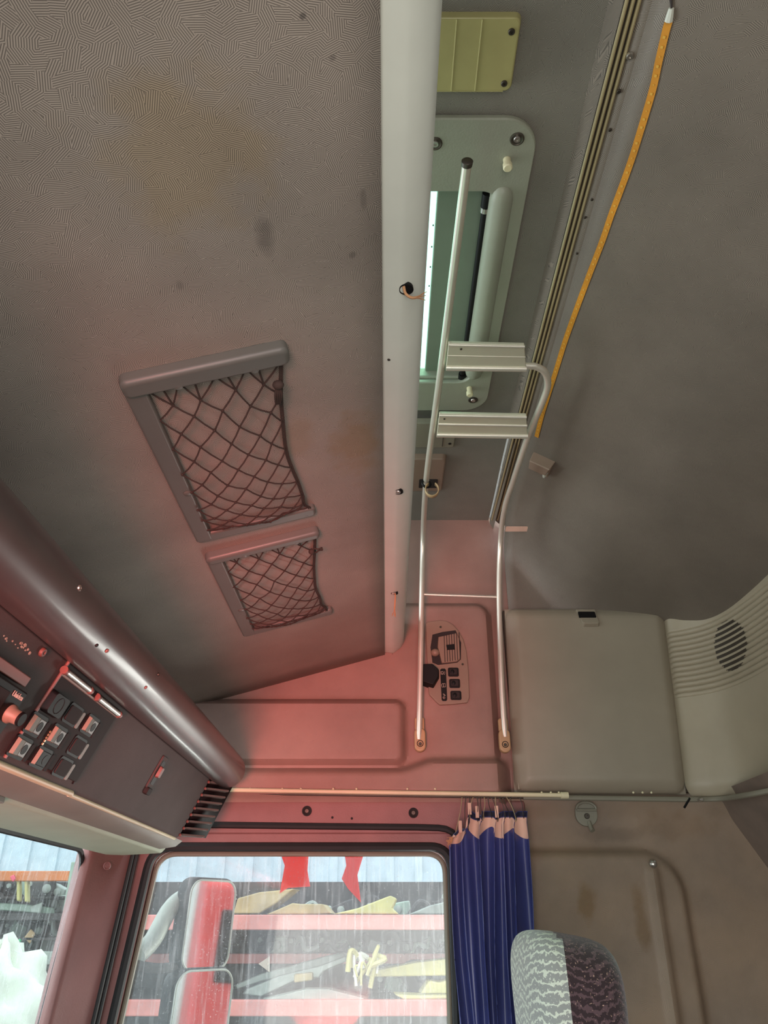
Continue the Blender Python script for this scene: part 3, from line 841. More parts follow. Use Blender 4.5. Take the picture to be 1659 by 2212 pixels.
MB().lathe(kf, [(.0105, -.002), (.0105, .003), (.0080, .006), (.0075, .015)], 20).build('knob', M['taupe_plastic'], radio)
MB().lathe(kf, [(.0078, .014), (.0078, .0165), (.007, .0172)], 20).build('knob_cap', M['black_plastic'], radio)
def text_mesh(name, body_, size, fr, m, parent):
    cu = bpy.data.curves.new(name, 'FONT'); cu.body = body_; cu.size = size; cu.align_x = 'CENTER'; cu.align_y = 'CENTER'; cu.extrude = .0003
    o = bpy.data.objects.new(name, cu); COL.objects.link(o)
    bpy.context.view_layer.update()
    me = bpy.data.meshes.new_from_object(o.evaluated_get(bpy.context.evaluated_depsgraph_get()))
    COL.objects.unlink(o); bpy.data.objects.remove(o)
    base = Vector((0, 0, 0)); r = parent
    while r is not None: base = base + r.location; r = r.parent
    for v in me.vertices: v.co = fr(v.co.x, v.co.y, v.co.z) - base
    me.materials.clear(); me.materials.append(m)
    q = bpy.data.objects.new(name, me); COL.objects.link(q); q.parent = parent
    return q
text_mesh('lettering', 'Uniden', .0085, Frame(CF(*CPn(38, 1503, .022), .0226), (0, 1, 0), -CVn, CN), M['icon_white'], radio)

# ---- sun visor and header below the console
visor = thing('sun_visor', 'pale green sun visor folded up along the windscreen top', 'sun visor', (-.56, .9, .15))
vo = lambda px, py, z: onZ(px, py, z)
MB().tube(smooth_path([(-.452, -.3, .166), (-.452, .95, .166), (-.452, 1.16, .167)], 4), .0046, 10).build('piping', M['ivory'], visor)
MB().tube(smooth_path([(-.455, 1.16, .166), (-.456, 1.5, .166), (-.457, 1.79, .166)], 4), .0036, 10).build('piping', M['ivory'], visor)
mb = MB(); pr = [(-.455, .167), (-.470, .155), (-.505, .150), (-.515, .156), (-.515, .164), (-.462, .163)]
n = len(pr)
for y in (-.4, 1.86): mb.v += [Vector((x, y, z)) for x, z in pr]
mb.f += [tuple(range(n)), tuple(range(n, 2 * n))] + [(k, (k + 1) % n, n + (k + 1) % n, n + k) for k in range(n)]
mb.build('edge_roll', M['visor_edge'], visor, bevel=.004)
mb = MB(); pr = [(-.515, .160), (-.525, .149), (-.640, .143), (-.672, .150), (-.672, .174), (-.515, .166)]
for y in (-.4, 1.955): mb.v += [Vector((x, y, z)) for x, z in pr]
mb.f += [tuple(range(n)), tuple(range(n, 2 * n))] + [(k, (k + 1) % n, n + (k + 1) % n, n + k) for k in range(n)]
mb.build('panel', M['visor'], visor, bevel=.006)
MB().prism(Frame((0, 0, .149), (0, 1, 0), (1, 0, 0), (0, 0, -1)), rrect(.09, .016, .007, 4, 1.055, -.522), -.004, .004).build('clip_plate', M['visor_edge'], visor, bevel=.001)

# ---- padded locker door on the side wall
cush = thing('locker_door', 'square taupe padded locker door with a black finger slot', 'locker door', (.53, 1.97, .52))
def cu_edge(v): return lerp(.3125, .3225, v), lerp(.731, .757, v)
def cu_pt(u, v, front=True):
    x0, x1 = cu_edge(v); x = lerp(x0, x1, u); z = lerp(.2825, .762, v)
    w_, h_ = x1 - x0, .48
    d = -sd_rbox((u - .5) * w_, (v - .5) * h_, -w_ / 2, w_ / 2, -h_ / 2, h_ / 2, .03)
    b = .030 * min(1, max(0, d) / .03) ** .5 + .012 * math.sin(math.pi * u) ** .6 * math.sin(math.pi * v) ** .6
    return Vector((x, 1.978 - b, z))
def warp(t, k=.93): return .5 + .5 * math.copysign(abs(2 * t - 1) ** (1 / 1.8), 2 * t - 1)
def ez(t): return .5 - .5 * math.cos(math.pi * t)
mb = MB().grid(lambda u, v: cu_pt(ez(u), ez(v)), 48, 48)
mb.grid(lambda u, v: Vector((lerp(*cu_edge(v), u), 1.985, lerp(.2825, .762, v))), 4, 4)
mb.build('cushion', M['cushion_vinyl'], cush, split=70)
MB().box(WORLD, .318, .752, 1.978, 1.999, .288, .758).build('backing', M['seam_dark'], cush)
hf = Frame(onY(1268, 1334, 1.9415), (1, 0, 0), (0, .40, .917), (0, -.917, .40))
MB().prism(hf, [(-.026, .030), (.028, .030), (.030, -.022), (.026, -.025), (-.012, -.025), (-.018, -.020)], -.01, .0035, .94).build('handle_frame', M['cushion_vinyl'], cush, bevel=.0015)
MB().prism(hf, rrect(.046, .022, .003, 3, .001, .007), .002, .0042).build('finger_slot', M['black_plastic'], cush)
MB().tube([onY(1103, 1350, 1.968), onY(1112, 1500, 1.966), onY(1121, 1706, 1.966)], .004, 8).build('side_piping', M['cushion_vinyl'], cush)

# ---- padded corner back rest with pleats and a speaker behind them
pad = thing('corner_backrest', 'grey green vinyl corner backrest with horizontal pleats over a dark speaker', 'backrest', (.83, 1.75, .52))
pcv = smooth_path([(.748, 1.972, 0), (.757, 1.948, 0), (.790, 1.925, 0), (.828, 1.88, 0), (.852, 1.80, 0), (.864, 1.68, 0), (.868, 1.55, 0)], 10)
def along(cv, t):
    k = t * (len(cv) - 1); i = min(int(k), len(cv) - 2); return cv[i].lerp(cv[i + 1], k - i)
def pad_pt(s, z, off=0.0):
    p = along(pcv, s); q = along(pcv, min(1, s + .02)); q0 = along(pcv, max(0, s - .02))
    d = (q - q0).normalized(); nrm = Vector((-d.y, d.x, 0))
    if nrm.x > 0: nrm = -nrm
    zlo, zhi = .272, .770
    e = min(1, max(0, min(z - zlo, zhi - z)) / .03)
    h = -.022 * (1 - e ** .5)
    if .512 < z < .688:
        ph = (z - .512) / .176 * 13
        w = sstep(.03, .15, s)
        h -= .0055 * w * (1 - abs(math.sin(math.pi * ph)) ** .6)
    p = p - Vector((.024 * (1 - (z - .272) / .498) * (1 - sstep(0, .4, s)), 0, 0))
    e2 = min(1, s / .05, (1 - s) / .03); h -= .012 * (1 - max(0, e2) ** .5)
    return Vector((p.x, p.y, z)) + nrm * (h + off)
def pad_z(v):
    # dense rows inside the pleats
    return lerp(.272, .512, ez(v / .2) if v < .2 else 1) if v < .2 else (lerp(.512, .688, (v - .2) / .65) if v < .85 else lerp(.688, .770, (v - .85) / .15))
MB().grid(lambda u, v: pad_pt(ez(u) if True else u, pad_z(v)), 60, 160).build('cover', M['pad_vinyl'], pad, split=80)
mb = MB()
nn = 20
for i in range(nn):
    for j in range(40):
        s0, s1 = lerp(.50, .74, i / nn), lerp(.50, .74, (i + 1) / nn); z0, z1 = lerp(.545, .675, j / 40), lerp(.545, .675, (j + 1) / 40)
        if ((s0 + s1) / 2 - .62) ** 2 / .11 ** 2 + ((z0 + z1) / 2 - .61) ** 2 / .062 ** 2 > 1: continue
        mb.add([pad_pt_flat for pad_pt_flat in (0,)] and [along(pcv, s) + Vector((0, 0, z)) for (s, z) in ((s0, z0), (s1, z0), (s1, z1), (s0, z1))], [(0, 1, 2, 3)])
# push the speaker cloth just behind the pleat crests
for k, v in enumerate(mb.v): mb.v[k] = v + Vector((-.0014, -.0010, 0)) * 0
sp_ = MB()
for i in range(nn):
    for j in range(40):
        s0, s1 = lerp(.50, .74, i / nn), lerp(.50, .74, (i + 1) / nn); z0, z1 = lerp(.545, .675, j / 40), lerp(.545, .675, (j + 1) / 40)
        if ((s0 + s1) / 2 - .62) ** 2 / .11 ** 2 + ((z0 + z1) / 2 - .61) ** 2 / .062 ** 2 > 1: continue
        def fl(s, z):
            p = pad_pt(s, .40); return Vector((p.x, p.y, z)) + Vector((.0006, .0006, 0))
        sp_.add([fl(s0, z0), fl(s1, z0), fl(s1, z1), fl(s0, z1)], [(0, 1, 2, 3)])
sp_.build('speaker_cloth', M['dark_steel'], pad)
back = thing('rear_backrest', 'plain grey green vinyl backrest at the right edge, next to the pleated corner', 'backrest', (.86, 1.2, .55))
def back_pt(u, v):
    y = lerp(1.545, .55, u); z = lerp(.30, .80, v)
    e = min(1, (1 - abs(2 * v - 1)) / .25, u / .08 + .0001, (1 - u) / .06 + .0001)
    return Vector((.885 - .048 * max(0, e) ** .5, y - .012 * math.sin(math.pi * v), z))
MB().grid(lambda u, v: back_pt(ez(u), ez(v)), 30, 30).build('cover', M['pad_vinyl'], back, split=80)
MB().tube([back_pt(0, v / 20) + Vector((-.012, .002, 0)) for v in range(21)], .004, 8).build('seam_piping', M['seam_dark'], back)
for (px, py, lab) in ((1441, 1306, 'small chrome stud at the upper corner of the padded locker door'),):
    p = onY(px, py, 1.955)
    MB().lathe(Frame(p, (1, 0, 0), (0, 0, 1), (0, -1, 0)), [(.005, -.012), (.005, .008), (.0035, .010)], 14).build('stud', M['steel'], thing('chrome_stud', lab, 'stud', p))

# ---- control plate on the side wall (lamp, knob, three switches)
cpn = thing('control_panel', 'taupe bunk control panel with three black rocker switches on the side wall', 'control panel', onY(965, 1440, 1.968))
YP = 1.968
PF = Frame((0, YP, 0), (1, 0, 0), (0, 0, 1), (0, -1, 0))
pc = lambda x, y: PF.uv(onY(860 + x / 5.82, 1280 + y / 5.82, YP))
outline = [pc(*q) for q in [(345, 400), (370, 375), (520, 355), (610, 365), (690, 410), (760, 490), (820, 600), (860, 750), (885, 1000), (895, 1330), (870, 1390), (700, 1410), (520, 1420), (475, 1380), (440, 1340), (390, 1290), (380, 1210), (365, 900), (350, 600)]]
plate2 = MB().prism(PF, outline, -.004, .006).build('plate', M['taupe_plastic'], cpn, bevel=.0025, seg=3)
for q in ((532, 443), (808, 910)): screw(PF.at(*pc(*q), .0062), .003, M['dark_steel'], plate2)
# recessed lamp bowl with louvres
bowl = [pc(*q) for q in [(430, 540), (560, 505), (720, 485), (790, 640), (785, 850), (740, 890), (500, 920), (430, 890), (405, 700)]]
MB().prism(PF, bowl, .0055, .0068).build('lamp_recess', M['dark_plastic'], plate2)
lamp = [pc(*q) for q in [(500, 570), (735, 520), (770, 600), (780, 850), (735, 885), (545, 905), (490, 700)]]
MB().prism(PF, lamp, .006, .0115, .96).build('lamp_body', M['taupe_plastic'], plate2, bevel=.001)
for k in range(7):
    x = 570 + k * 31
    a, b = pc(x, 555 - k * 6), pc(x + 16, 890 - k * 5)
    MB().box(PF, a[0], a[0] + .0018, b[1], a[1], .011, .0124).build('louvre', M['dark_plastic'], plate2, bevel=.0005)
MB().prism(PF, [pc(*q) for q in [(600, 680), (700, 668), (708, 735), (612, 740)]], .011, .0145).build('slider', M['black_plastic'], plate2)
c = pc(462, 770)
MB().ball(PF(c[0], c[1], .010), .0115, .0105, .010, 16, 10, PF).build('knob', M['taupe_plastic'], plate2)
for k, q in enumerate(((692, 1010), (708, 1152), (724, 1302))):
    a = pc(*q); w_, h_ = .028, .0235
    b = MB().prism(PF, rrect(w_, h_, .004, 4, *a), .005, .0085).build('switch_bezel', M['black_plastic'], plate2, bevel=.001)
    MB().prism(PF, rrect(w_ - .006, h_ - .006, .003, 4, *a), .008, .0115, .86).build('rocker', M['dark_plastic'], plate2, bevel=.0008)
    MB().ball(PF(a[0] - .003, a[1], .0108), .0055, .0065, .002, 14, 8, PF).build('rocker_boss', M['black_plastic'], plate2)
MB().prism(PF, [pc(*q) for q in [(527, 980), (545, 965), (585, 965), (600, 985), (615, 1355), (600, 1372), (560, 1372), (545, 1358)]], .0055, .0068).build('legend_strip', M['black_plastic'], plate2)
def icon(pts_list):
    mb = MB()
    for pts in pts_list: mb.tube([PF(*pc(*p), .0070) for p in pts], .0005, 4)
    mb.build('icon', M['icon_white'], plate2)
icon([[(535, 1005), (560, 1002), (572, 1020), (560, 1038), (538, 1036), (535, 1005)], [(545, 1020), (556, 1030)], [(578, 1008), (586, 1003)], [(580, 1020), (590, 1022)], [(576, 1034), (584, 1042)]])
icon([[(545, 1170), (552, 1155), (590, 1152), (594, 1195), (550, 1198), (545, 1170)], [(568, 1155), (570, 1196)]])
icon([[(560, 1285), (575, 1280), (570, 1300), (590, 1310), (565, 1318), (592, 1335), (575, 1345), (560, 1325)], [(572, 1290), (592, 1300)]])
mic = thing('handset_clip', 'black angular plastic clip left of the bunk control panel, behind the ladder', 'clip', onY(930, 1465, 1.95))
MB().prism(PF, [pc(*q) for q in [(270, 910), (430, 905), (520, 985), (520, 1090), (445, 1220), (360, 1195), (270, 1160)]], -.002, .026, .82).build('block', M['black_plastic'], mic, bevel=.002)

# ---- bunk ladder
lad = thing('bunk_ladder', 'silver tubular bunk ladder with two aluminium treads, bolted to the side wall', 'ladder', onY(1000, 1600, 1.95))
LZ = [.968]
left = [onY(905, 1597, 1.945), onY(907, 1500, 1.93), onY(911, 1285, 1.905), onY(914, 1160, 1.865), onZ(918, 1075, .955), onZ(925, 1000, .965), onZ(955, 780, .968), onZ(1009, 352, .968)]
MB().tube(smooth_path(left, 8), .0072, 12).build('stile', M['alu'], lad)
right = [onY(1091, 1592, 1.945), onY(1083, 1470, 1.93), onY(1078, 1290, 1.905), onY(1081, 1170, 1.865), onZ(1090, 1098, .950), onZ(1108, 1040, .962), onZ(1140, 945, .966), onZ(1172, 868, .967), onZ(1183, 832, .968), onZ(1178, 806, .968), onZ(1160, 793, .968), onZ(1130, 790, .968), onZ(975, 787, .966)]
MB().tube(smooth_path(right, 8), .0072, 12).build('stile', M['alu'], lad)
e = Vector(left[-1]); d = (left[-1] - left[-2]).normalized()
MB().lathe(Frame(e, (1, 0, 0), d.cross(Vector((1, 0, 0))), d), [(.0082, -.004), (.0086, .003), (.006, .005)], 14).build('end_cap', M['dark_steel'], lad)
MB().tube([onY(912, 1284, 1.905), onY(1078, 1290, 1.905)], .0036, 10).build('thin_rung', M['alu'], lad)
def tread(tl, tr, bl, br, z, ridges):
    A_, B_, C_, D_ = onZ(*tl, z), onZ(*tr, z), onZ(*br, z), onZ(*bl, z)
    mb = MB(); up = Vector((0, 0, .007))
    mb.add([A_, B_, C_, D_, A_ + up, B_ + up, C_ + up, D_ + up], [(0, 1, 2, 3), (4, 5, 6, 7), (0, 1, 5, 4), (1, 2, 6, 5), (2, 3, 7, 6), (3, 0, 4, 7)])
    tr_ = mb.build('tread', M['alu_step'], lad, bevel=.0015)
    for t, r in ridges:
        MB().tube([A_.lerp(D_, t), B_.lerp(C_, t)], r, 10).build('tread_ridge', M['alu'], tr_)
tread((969, 742), (1133, 746), (963, 800), (1137, 802), .955, ((.05, .0032), (.44, .0012), (.90, .0062)))
tread((949, 894), (1137, 898), (943, 945), (1140, 948), .955, ((.06, .004), (.42, .0036), (.88, .0062)))
for q in ((996, 754), (960, 905)):
    MB().lathe(Frame(onZ(*q, .9545), (1, 0, 0), (0, 1, 0), (0, 0, -1)), [(.0022, -.001), (.0022, .001)], 10).build('rivet', M['dark_steel'], lad)
for (px, py) in ((907, 1600), (1089, 1602)):
    p = onY(px, py, 1.955); f = Frame(p, (1, 0, 0), (0, 0, 1), (0, -1, 0))
    b = MB().prism(f, rrect(.028, .058, .0138, 8), -.004, .016).build('foot_bracket', M['tan_plastic'], lad, bevel=.005, seg=3)
    MB().prism(f, rrect(.024, .034, .006, 5, .0, .040), -.006, .006).build('back_plate', M['tan_plastic'], b, bevel=.003)
    MB().lathe(f.at(0, -.010, .0155), [(.0085, -.001), (.0082, .001), (.006, .0004), (.001, .0002)], 18).build('bolt_hole', M['black_plastic'], b)
    screw(f.at(0, -.011, .0162), .0042, M['dark_steel'], b, 'bolt')
strap = thing('leather_strap', 'tan strap loop buckled round the left tube of the ladder', 'strap', onZ(927, 1045, .95))
p = onZ(921, 1045, .955)
MB().tube([p + Vector((.010 * math.cos(q * math.pi / 8), .004 * math.cos(q * math.pi / 8), .010 * math.sin(q * math.pi / 8))) for q in range(16)], .003, 8, closed=True).build('buckle_band', M['black_plastic'], strap)
lp = []
c = onZ(933, 1058, .925)
for q in range(15):
    a = math.radians(60 - q * 300 / 14)
    lp.append(c + Vector((.016 * math.cos(a), 0, .019 * math.sin(a))))
mb = MB()
for i in range(len(lp) - 1):
    w_ = Vector((0, .006, 0))
    mb.add([lp[i] - w_, lp[i + 1] - w_, lp[i + 1] + w_, lp[i] + w_], [(0, 1, 2, 3)])
mb.build('loop', M['tan_plastic'], strap, solid=.0025)

# ---- roof hatch
hat = thing('roof_hatch', 'grey green roof hatch with a glass strip, gas strut and rounded flange', 'roof hatch', (0, 1.15, 1.09))
ZH = 1.088
HF = Frame((0, 0, ZH), (1, 0, 0), (0, 1, 0), (0, 0, -1))
hx1 = .2375; hy0 = onZ(1060, 256, ZH).y; hy1 = onZ(1000, 888, ZH).y
outer = rrect(hx1 + .31, hy1 - hy0, .055, 8, (hx1 - .31) / 2, (hy0 + hy1) / 2)
inner = rrect(HX1 - HX0 - .03, 1.40 - .885, .03, 8, (HX0 + HX1) / 2, (.885 + 1.40) / 2)
mb = MB(); n = len(outer)
vs = [HF(a, b, c) for c in (-.012, .0) for (a, b) in outer] + [HF(a, b, c) for c in (-.012, .0) for (a, b) in inner]
fs = []
for i in range(n):
    j = (i + 1) % n
    fs += [(i, j, n + j, n + i), (n + i, n + j, 3 * n + j, 3 * n + i), (3 * n + i, 3 * n + j, 2 * n + j, 2 * n + i), (2 * n + i, 2 * n + j, j, i)]
flange = mb.add(vs, fs).build('flange', M['hatch_plastic'], hat, bevel=.004, seg=3)
# inner shade panel and the tinted glass beside it
gy0 = onZ(940, 408, 1.15).y; gy1 = onZ(925, 835, 1.15).y
MB().box(WORLD, -.25, .090, .88, 1.44, 1.148, 1.152).build('glass', M['hatch_glass'], hat)
MB().box(WORLD, .088, .205, .845, 1.45, 1.118, 1.132).build('shade_panel', M['hatch_shade'], hat, bevel=.003)
MB().box(WORLD, -.26, .205, .84, .883, 1.116, 1.13).build('near_lip', M['hatch_shade'], hat, bevel=.003)
MB().box(WORLD, -.26, .205, 1.395, 1.455, 1.100, 1.13).build('far_lip', M['hatch_plastic'], hat, bevel=.006)
MB().tube([(.172, .905, 1.102), (.172, 1.40, 1.102)], .0062, 12).build('gas_strut', M['black_plastic'], hat)
MB().tube([(.172, .897, 1.102), (.172, .925, 1.102)], .0086, 12).build('strut_end', M['black_plastic'], hat)
MB().tube([(.172, .925, 1.102), (.172, .935, 1.102)], .0088, 12).build('strut_collar', M['steel'], hat)
MB().tube([(.172, 1.385, 1.102), (.172, 1.41, 1.102)], .0086, 12).build('strut_end', M['black_plastic'], hat)
ry = [.872, .876, .885, .90, 1.0, 1.2, 1.36, 1.375, 1.384, 1.388]; rs_ = [.004, .012, .018, .021, .021, .021, .021, .018, .012, .004]
MB().tube([(.196, y, 1.096) for y in ry], rs_, 20).build('blind_roller', M['hatch_plastic'], hat, split=80)
for (px, py, mm) in ((1117, 300, 'dark_steel'), (940, 310, 'dark_steel'), (1022, 864, 'dark_steel')):
    f = HF.at(*HF.uv(onZ(px, py, ZH)), 0)
    MB().lathe(f, [(.0115, -.002), (.0115, .001), (.0095, .002), (.0075, .0005)], 20).build('screw_cup', M['dark_steel'], flange)
    screw(f, .006, M['steel'], flange)
for (px, py) in ((1095, 345), (1014, 838)):
    f = HF.at(*HF.uv(onZ(px, py, ZH)), 0)
    MB().lathe(f, [(.0065, -.002), (.006, .012), (.0078, .012), (.0078, .02), (.006, .022)], 16).build('peg', M['ivory'], flange)
for k in range(4):
    MB().lathe(Frame((.0885 - .004, .98 + k * .05, 1.118), (1, 0, 0), (0, 1, 0), (0, 0, -1)), [(.0014, -.001), (.0014, .001)], 8).build('clip', M['dark_steel'], hat)
# ---- ribbed lamp lens on the roof
lens = thing('roof_lamp', 'olive ribbed lamp lens screwed to the roof near the hatch', 'lamp', (.08, .66, 1.095))
LF = Frame((0, 0, 1.097), (1, 0, 0), (0, 1, 0), (0, 0, -1))
ly0 = onZ(1040, 36, 1.088).y; ly1 = onZ(1030, 198, 1.088).y
MB().prism(LF, rrect(.186 + .12, ly1 - ly0, .010, 5, (.186 - .12) / 2, (ly0 + ly1) / 2), -.006, .010, .985).build('cover', M['lens_olive'], lens, bevel=.003)
for x in (.060, .096, .131): MB().tube([LF(x, ly0 + .003, .010), LF(x, ly1 - .002, .0102)], .0012, 6).build('rib', M['lens_olive'], lens)
MB().tube([LF(.0, ly1 - .001, .009), LF(.172, ly1 - .001, .009)], .0012, 6).build('rib', M['lens_olive'], lens)
for (px, py) in ((1105, 68), (1089, 180)): screw(LF.at(*LF.uv(onZ(px, py, 1.087)), .0102), .0048, M['dark_steel'], lens)

# ---- aluminium track along the roof edge
tr = thing('roof_track', 'bronze coloured curtain track running along the roof edge', 'track', (.31, .8, 1.04))
y1t = 1.97
MB().box(WORLD, .304, .3235, -.4, y1t, 1.036, 1.044).build('channel', M['dark_steel'], tr)
for x in (.3055, .3135, .3215): MB().tube([(x, -.4, 1.035), (x, y1t, 1.035)], .0026, 8).build('lip', M['bronze'], tr)

# ---- LED tape
led = thing('led_strip', 'amber flexible LED tape stuck along the sloping rear lining', 'light strip', refine_rear(1300, 500))
lpx = [(1447, 42), (1440, 66), (1425, 130), (1412, 190), (1390, 265), (1365, 345), (1336, 425), (1322, 462), (1302, 520), (1275, 590), (1247, 665), (1222, 735), (1205, 790), (1186, 850), (1172, 895), (1160, 942)]
lw = smooth_path([refine_rear(*p) + Vector((-.0016, 0, -.0027)) for p in lpx], 5)
LT = Vector((1, 0, -SL)).normalized(); LN = Vector((-SL, 0, -1)).normalized()
mb = MB(); hw = .0050
for i in range(len(lw) - 1):
    a, b = lw[i], lw[i + 1]
    mb.add([a - LT * hw, b - LT * hw, b + LT * hw, a + LT * hw], [(0, 1, 2, 3)])
tape = mb.build('tape', M['led_tape'], led, solid=.0010, smooth=False)
tot = [0]
for i in range(len(lw) - 1): tot.append(tot[-1] + (lw[i + 1] - lw[i]).length)
def at_len(s):
    for i in range(len(lw) - 1):
        if tot[i + 1] >= s: return lw[i].lerp(lw[i + 1], (s - tot[i]) / (tot[i + 1] - tot[i])), (lw[i + 1] - lw[i]).normalized()
    return lw[-1], (lw[-1] - lw[-2]).normalized()
chip0 = None
s = .02; k = 0
while s < tot[-1] - .01:
    p, d = at_len(s); nrm = d.cross(LT); nrm = nrm if nrm.z < 0 else -nrm
    p = p + nrm * .0008
    big = k % 3 != 2
    if chip0 is None:
        chip0 = MB().box(WORLD, -.0018, .0018, -.0018, .0018, -.0007, .0007).build('diode', M['led'], tape)
        chip = chip0
        for v_ in chip.data.vertices: v_.co = v_.co + led.location
    else:
        chip = chip0.copy(); COL.objects.link(chip); chip.parent = tape
    chip.location = p - led.location
    chip.rotation_mode = 'QUATERNION'; chip.rotation_quaternion = Matrix((LT, d, LT.cross(d))).transposed().to_quaternion()
    if not big: chip.scale = (.6, .5, .7)
    s += .0125; k += 1
a = refine_rear(1447, 42) + LN * .004; b = refine_rear(1453, 14) + LN * .004
MB().tube([a, a.lerp(b, .5), b], [.0054, .0046, .0034], 8).build('connector', M['white_plastic'], led)
for q in (0, 1):
    MB().tube(smooth_path([b, refine_rear(1452 - 3 * q, -10) + LN * .004, refine_rear(1440 - 8 * q, -60) + LN * .004], 4), .0012, 6).build('wire', M['scrap_dark'], led)

# ---- small things on the rear lining and roof
f = rear_frame(1172, 1000)
rl = thing('reading_lamp', 'small taupe reading lamp bracket under the rear lining, right of the ladder', 'lamp', f.o)
MB().prism(f, [(-.030, .030), (.030, .032), (.024, -.004), (-.026, -.008)], -.004, .030, .9).build('hood', M['taupe_plastic'], rl, bevel=.003)
MB().prism(f, rrect(.056, .042, .004, 3, -.001, -.010), -.004, .014, .95).build('base', M['taupe_plastic'], rl, bevel=.002)
MB().prism(f, rrect(.024, .020, .003, 3, -.003, -.014), .013, .0155).build('recess', M['dark_steel'], rl)
MB().tube([f(.017, -.002, .020), f(.018, -.020, .022)], [.007, .0035], 10).build('lever', M['white_plastic'], rl)
f = rear_frame(1495, 1047)
pg = thing('blanking_plug', 'round grey blanking plug in the rear lining', 'plug', f.o)
MB().lathe(f, [(.021, -.002), (.021, .001), (.0195, .002), (.018, .0015), (.0005, .0018)], 28).build('cap', M['rear_vinyl'], pg)
f = rear_frame(1534, 1092)
MB().lathe(f, [(.005, -.002), (.005, .001), (.003, .0005)], 10).build('hole', M['dark_steel'], wall_rear)
f = Frame(onY(1140, 1142, 1.985), (1, 0, 0), (0, 0, 1), (0, -1, 0))
lb = thing('label_strip', 'narrow blank cream label strip on the lining above the locker door', 'label', f.o)
fr_ = rear_frame(1141, 1142)
MB().box(Frame(fr_.o, (1, 0, 0), fr_.v, fr_.n), -.061, .061, -.0085, .0085, .0, .0035).build('strip', M['tape_beige'], lb)
# roof switch unit and lamp left of the ladder
zz = roof_z(1.62)
ru = thing('roof_switch_unit', 'taupe roof light unit with a finger slot behind the ladder strap', 'roof light', onZ(920, 1025, 1.06))
UF = Frame((0, 0, zz + .004), (1, 0, 0), (0, 1, 0), (0, 0, -1))
c = [UF.uv(onZ(px, py, 1.055)) for px, py in ((892, 988), (968, 988), (960, 1062), (890, 1062))]
MB().prism(UF, rrect(.17, c[2][1] - c[0][1], .012, 4, c[1][0] - .085, (c[0][1] + c[2][1]) / 2), -.004, .022, .93).build('housing', M['taupe_plastic'], ru, bevel=.004)
MB().prism(UF, rrect(.05, .045, .004, 3, c[1][0] - .045, c[2][1] - .05), .020, .0235).build('finger_slot', M['dark_plastic'], ru)
MB().lathe(UF.at(c[1][0] - .115, c[2][1] - .045, .022), [(.013, -.002), (.013, .002), (.010, .003)], 18).build('button', M['dark_plastic'], ru)
rb_ = thing('roof_vent_box', 'flat taupe cover plate on the roof behind the second tread', 'cover plate', onZ(940, 945, 1.065))
c = [UF.uv(onZ(px, py, 1.062)) for px, py in ((885, 915), (992, 915), (989, 970), (885, 972))]
MB().prism(UF, rrect(.22, c[2][1] - c[0][1], .008, 4, c[1][0] - .11, (c[0][1] + c[2][1]) / 2), -.006, .010, .96).build('plate', M['grey_plastic'], rb_, bevel=.003)
MB().box(UF, c[1][0] - .035, c[1][0] - .034, c[0][1] + .01, c[2][1] - .01, .0095, .0112).build('seam', M['dark_plastic'], rb_)
MB().lathe(UF.at(c[1][0] - .016, c[2][1] - .022, .010), [(.004, -.001), (.004, .001)], 10).build('slot', M['black_plastic'], rb_)

# ---- curtain rail over the door
rail = thing('curtain_rail', 'cream and grey curtain rail running above the door window', 'curtain rail', (0, 1.93, .29))
r0, r1 = onY(470, 1706, 1.935), onY(1222, 1718, 1.935)
MB().tube([r0, r1], .0052, 10).build('rod', M['ivory'], rail)
MB().tube([r1 - Vector((.012, 0, 0)), r1 + Vector((.006, 0, 0))], .0078, 12).build('end_cap', M['ivory'], rail)
q0, q1 = onY(1130, 1722, 1.945), onY(1490, 1727, 1.945)
MB().tube([onY(480, 1712, 1.95), q0], .0042, 8).build('lower_channel', M['dark_steel'], rail)
MB().tube([q0] + smooth_path([q1, onY(1560, 1725, 1.93), onX(1620, 1716, .80), onX(1700, 1700, .85)], 6), .0062, 8, flat=(1, 1)).build('track', M['grey_plastic'], rail)
MB().tube([onY(1490, 1724, 1.94), onY(1478, 1745, 1.94)], .0028, 6).build('tie', M['black_plastic'], rail)
MB().lathe(Frame(onY(1513, 1728, 1.93), (1, 0, 0), (0, 0, 1), (0, -1, 0)), [(.0045, -.006), (.0045, .008), (.003, .010)], 12).build('stop_pin', M['steel'], rail)
g0 = None
for px in (1170, 1190, 1207, 1368, 1388, 1407, 540, 610, 650, 720, 770, 880, 940):
    p = onY(px, 1712 if px > 1100 else 1704, 1.935)
    if g0 is None: g0 = MB().ball((0, 0, 0), .0028, nu=8, nv=6).build('glider', M['ivory'], rail); o = g0
    else: o = g0.copy(); COL.objects.link(o); o.parent = rail
    if o is g0:
        for v in o.data.vertices: v.co = v.co + rail.location
    o.location = p - rail.location

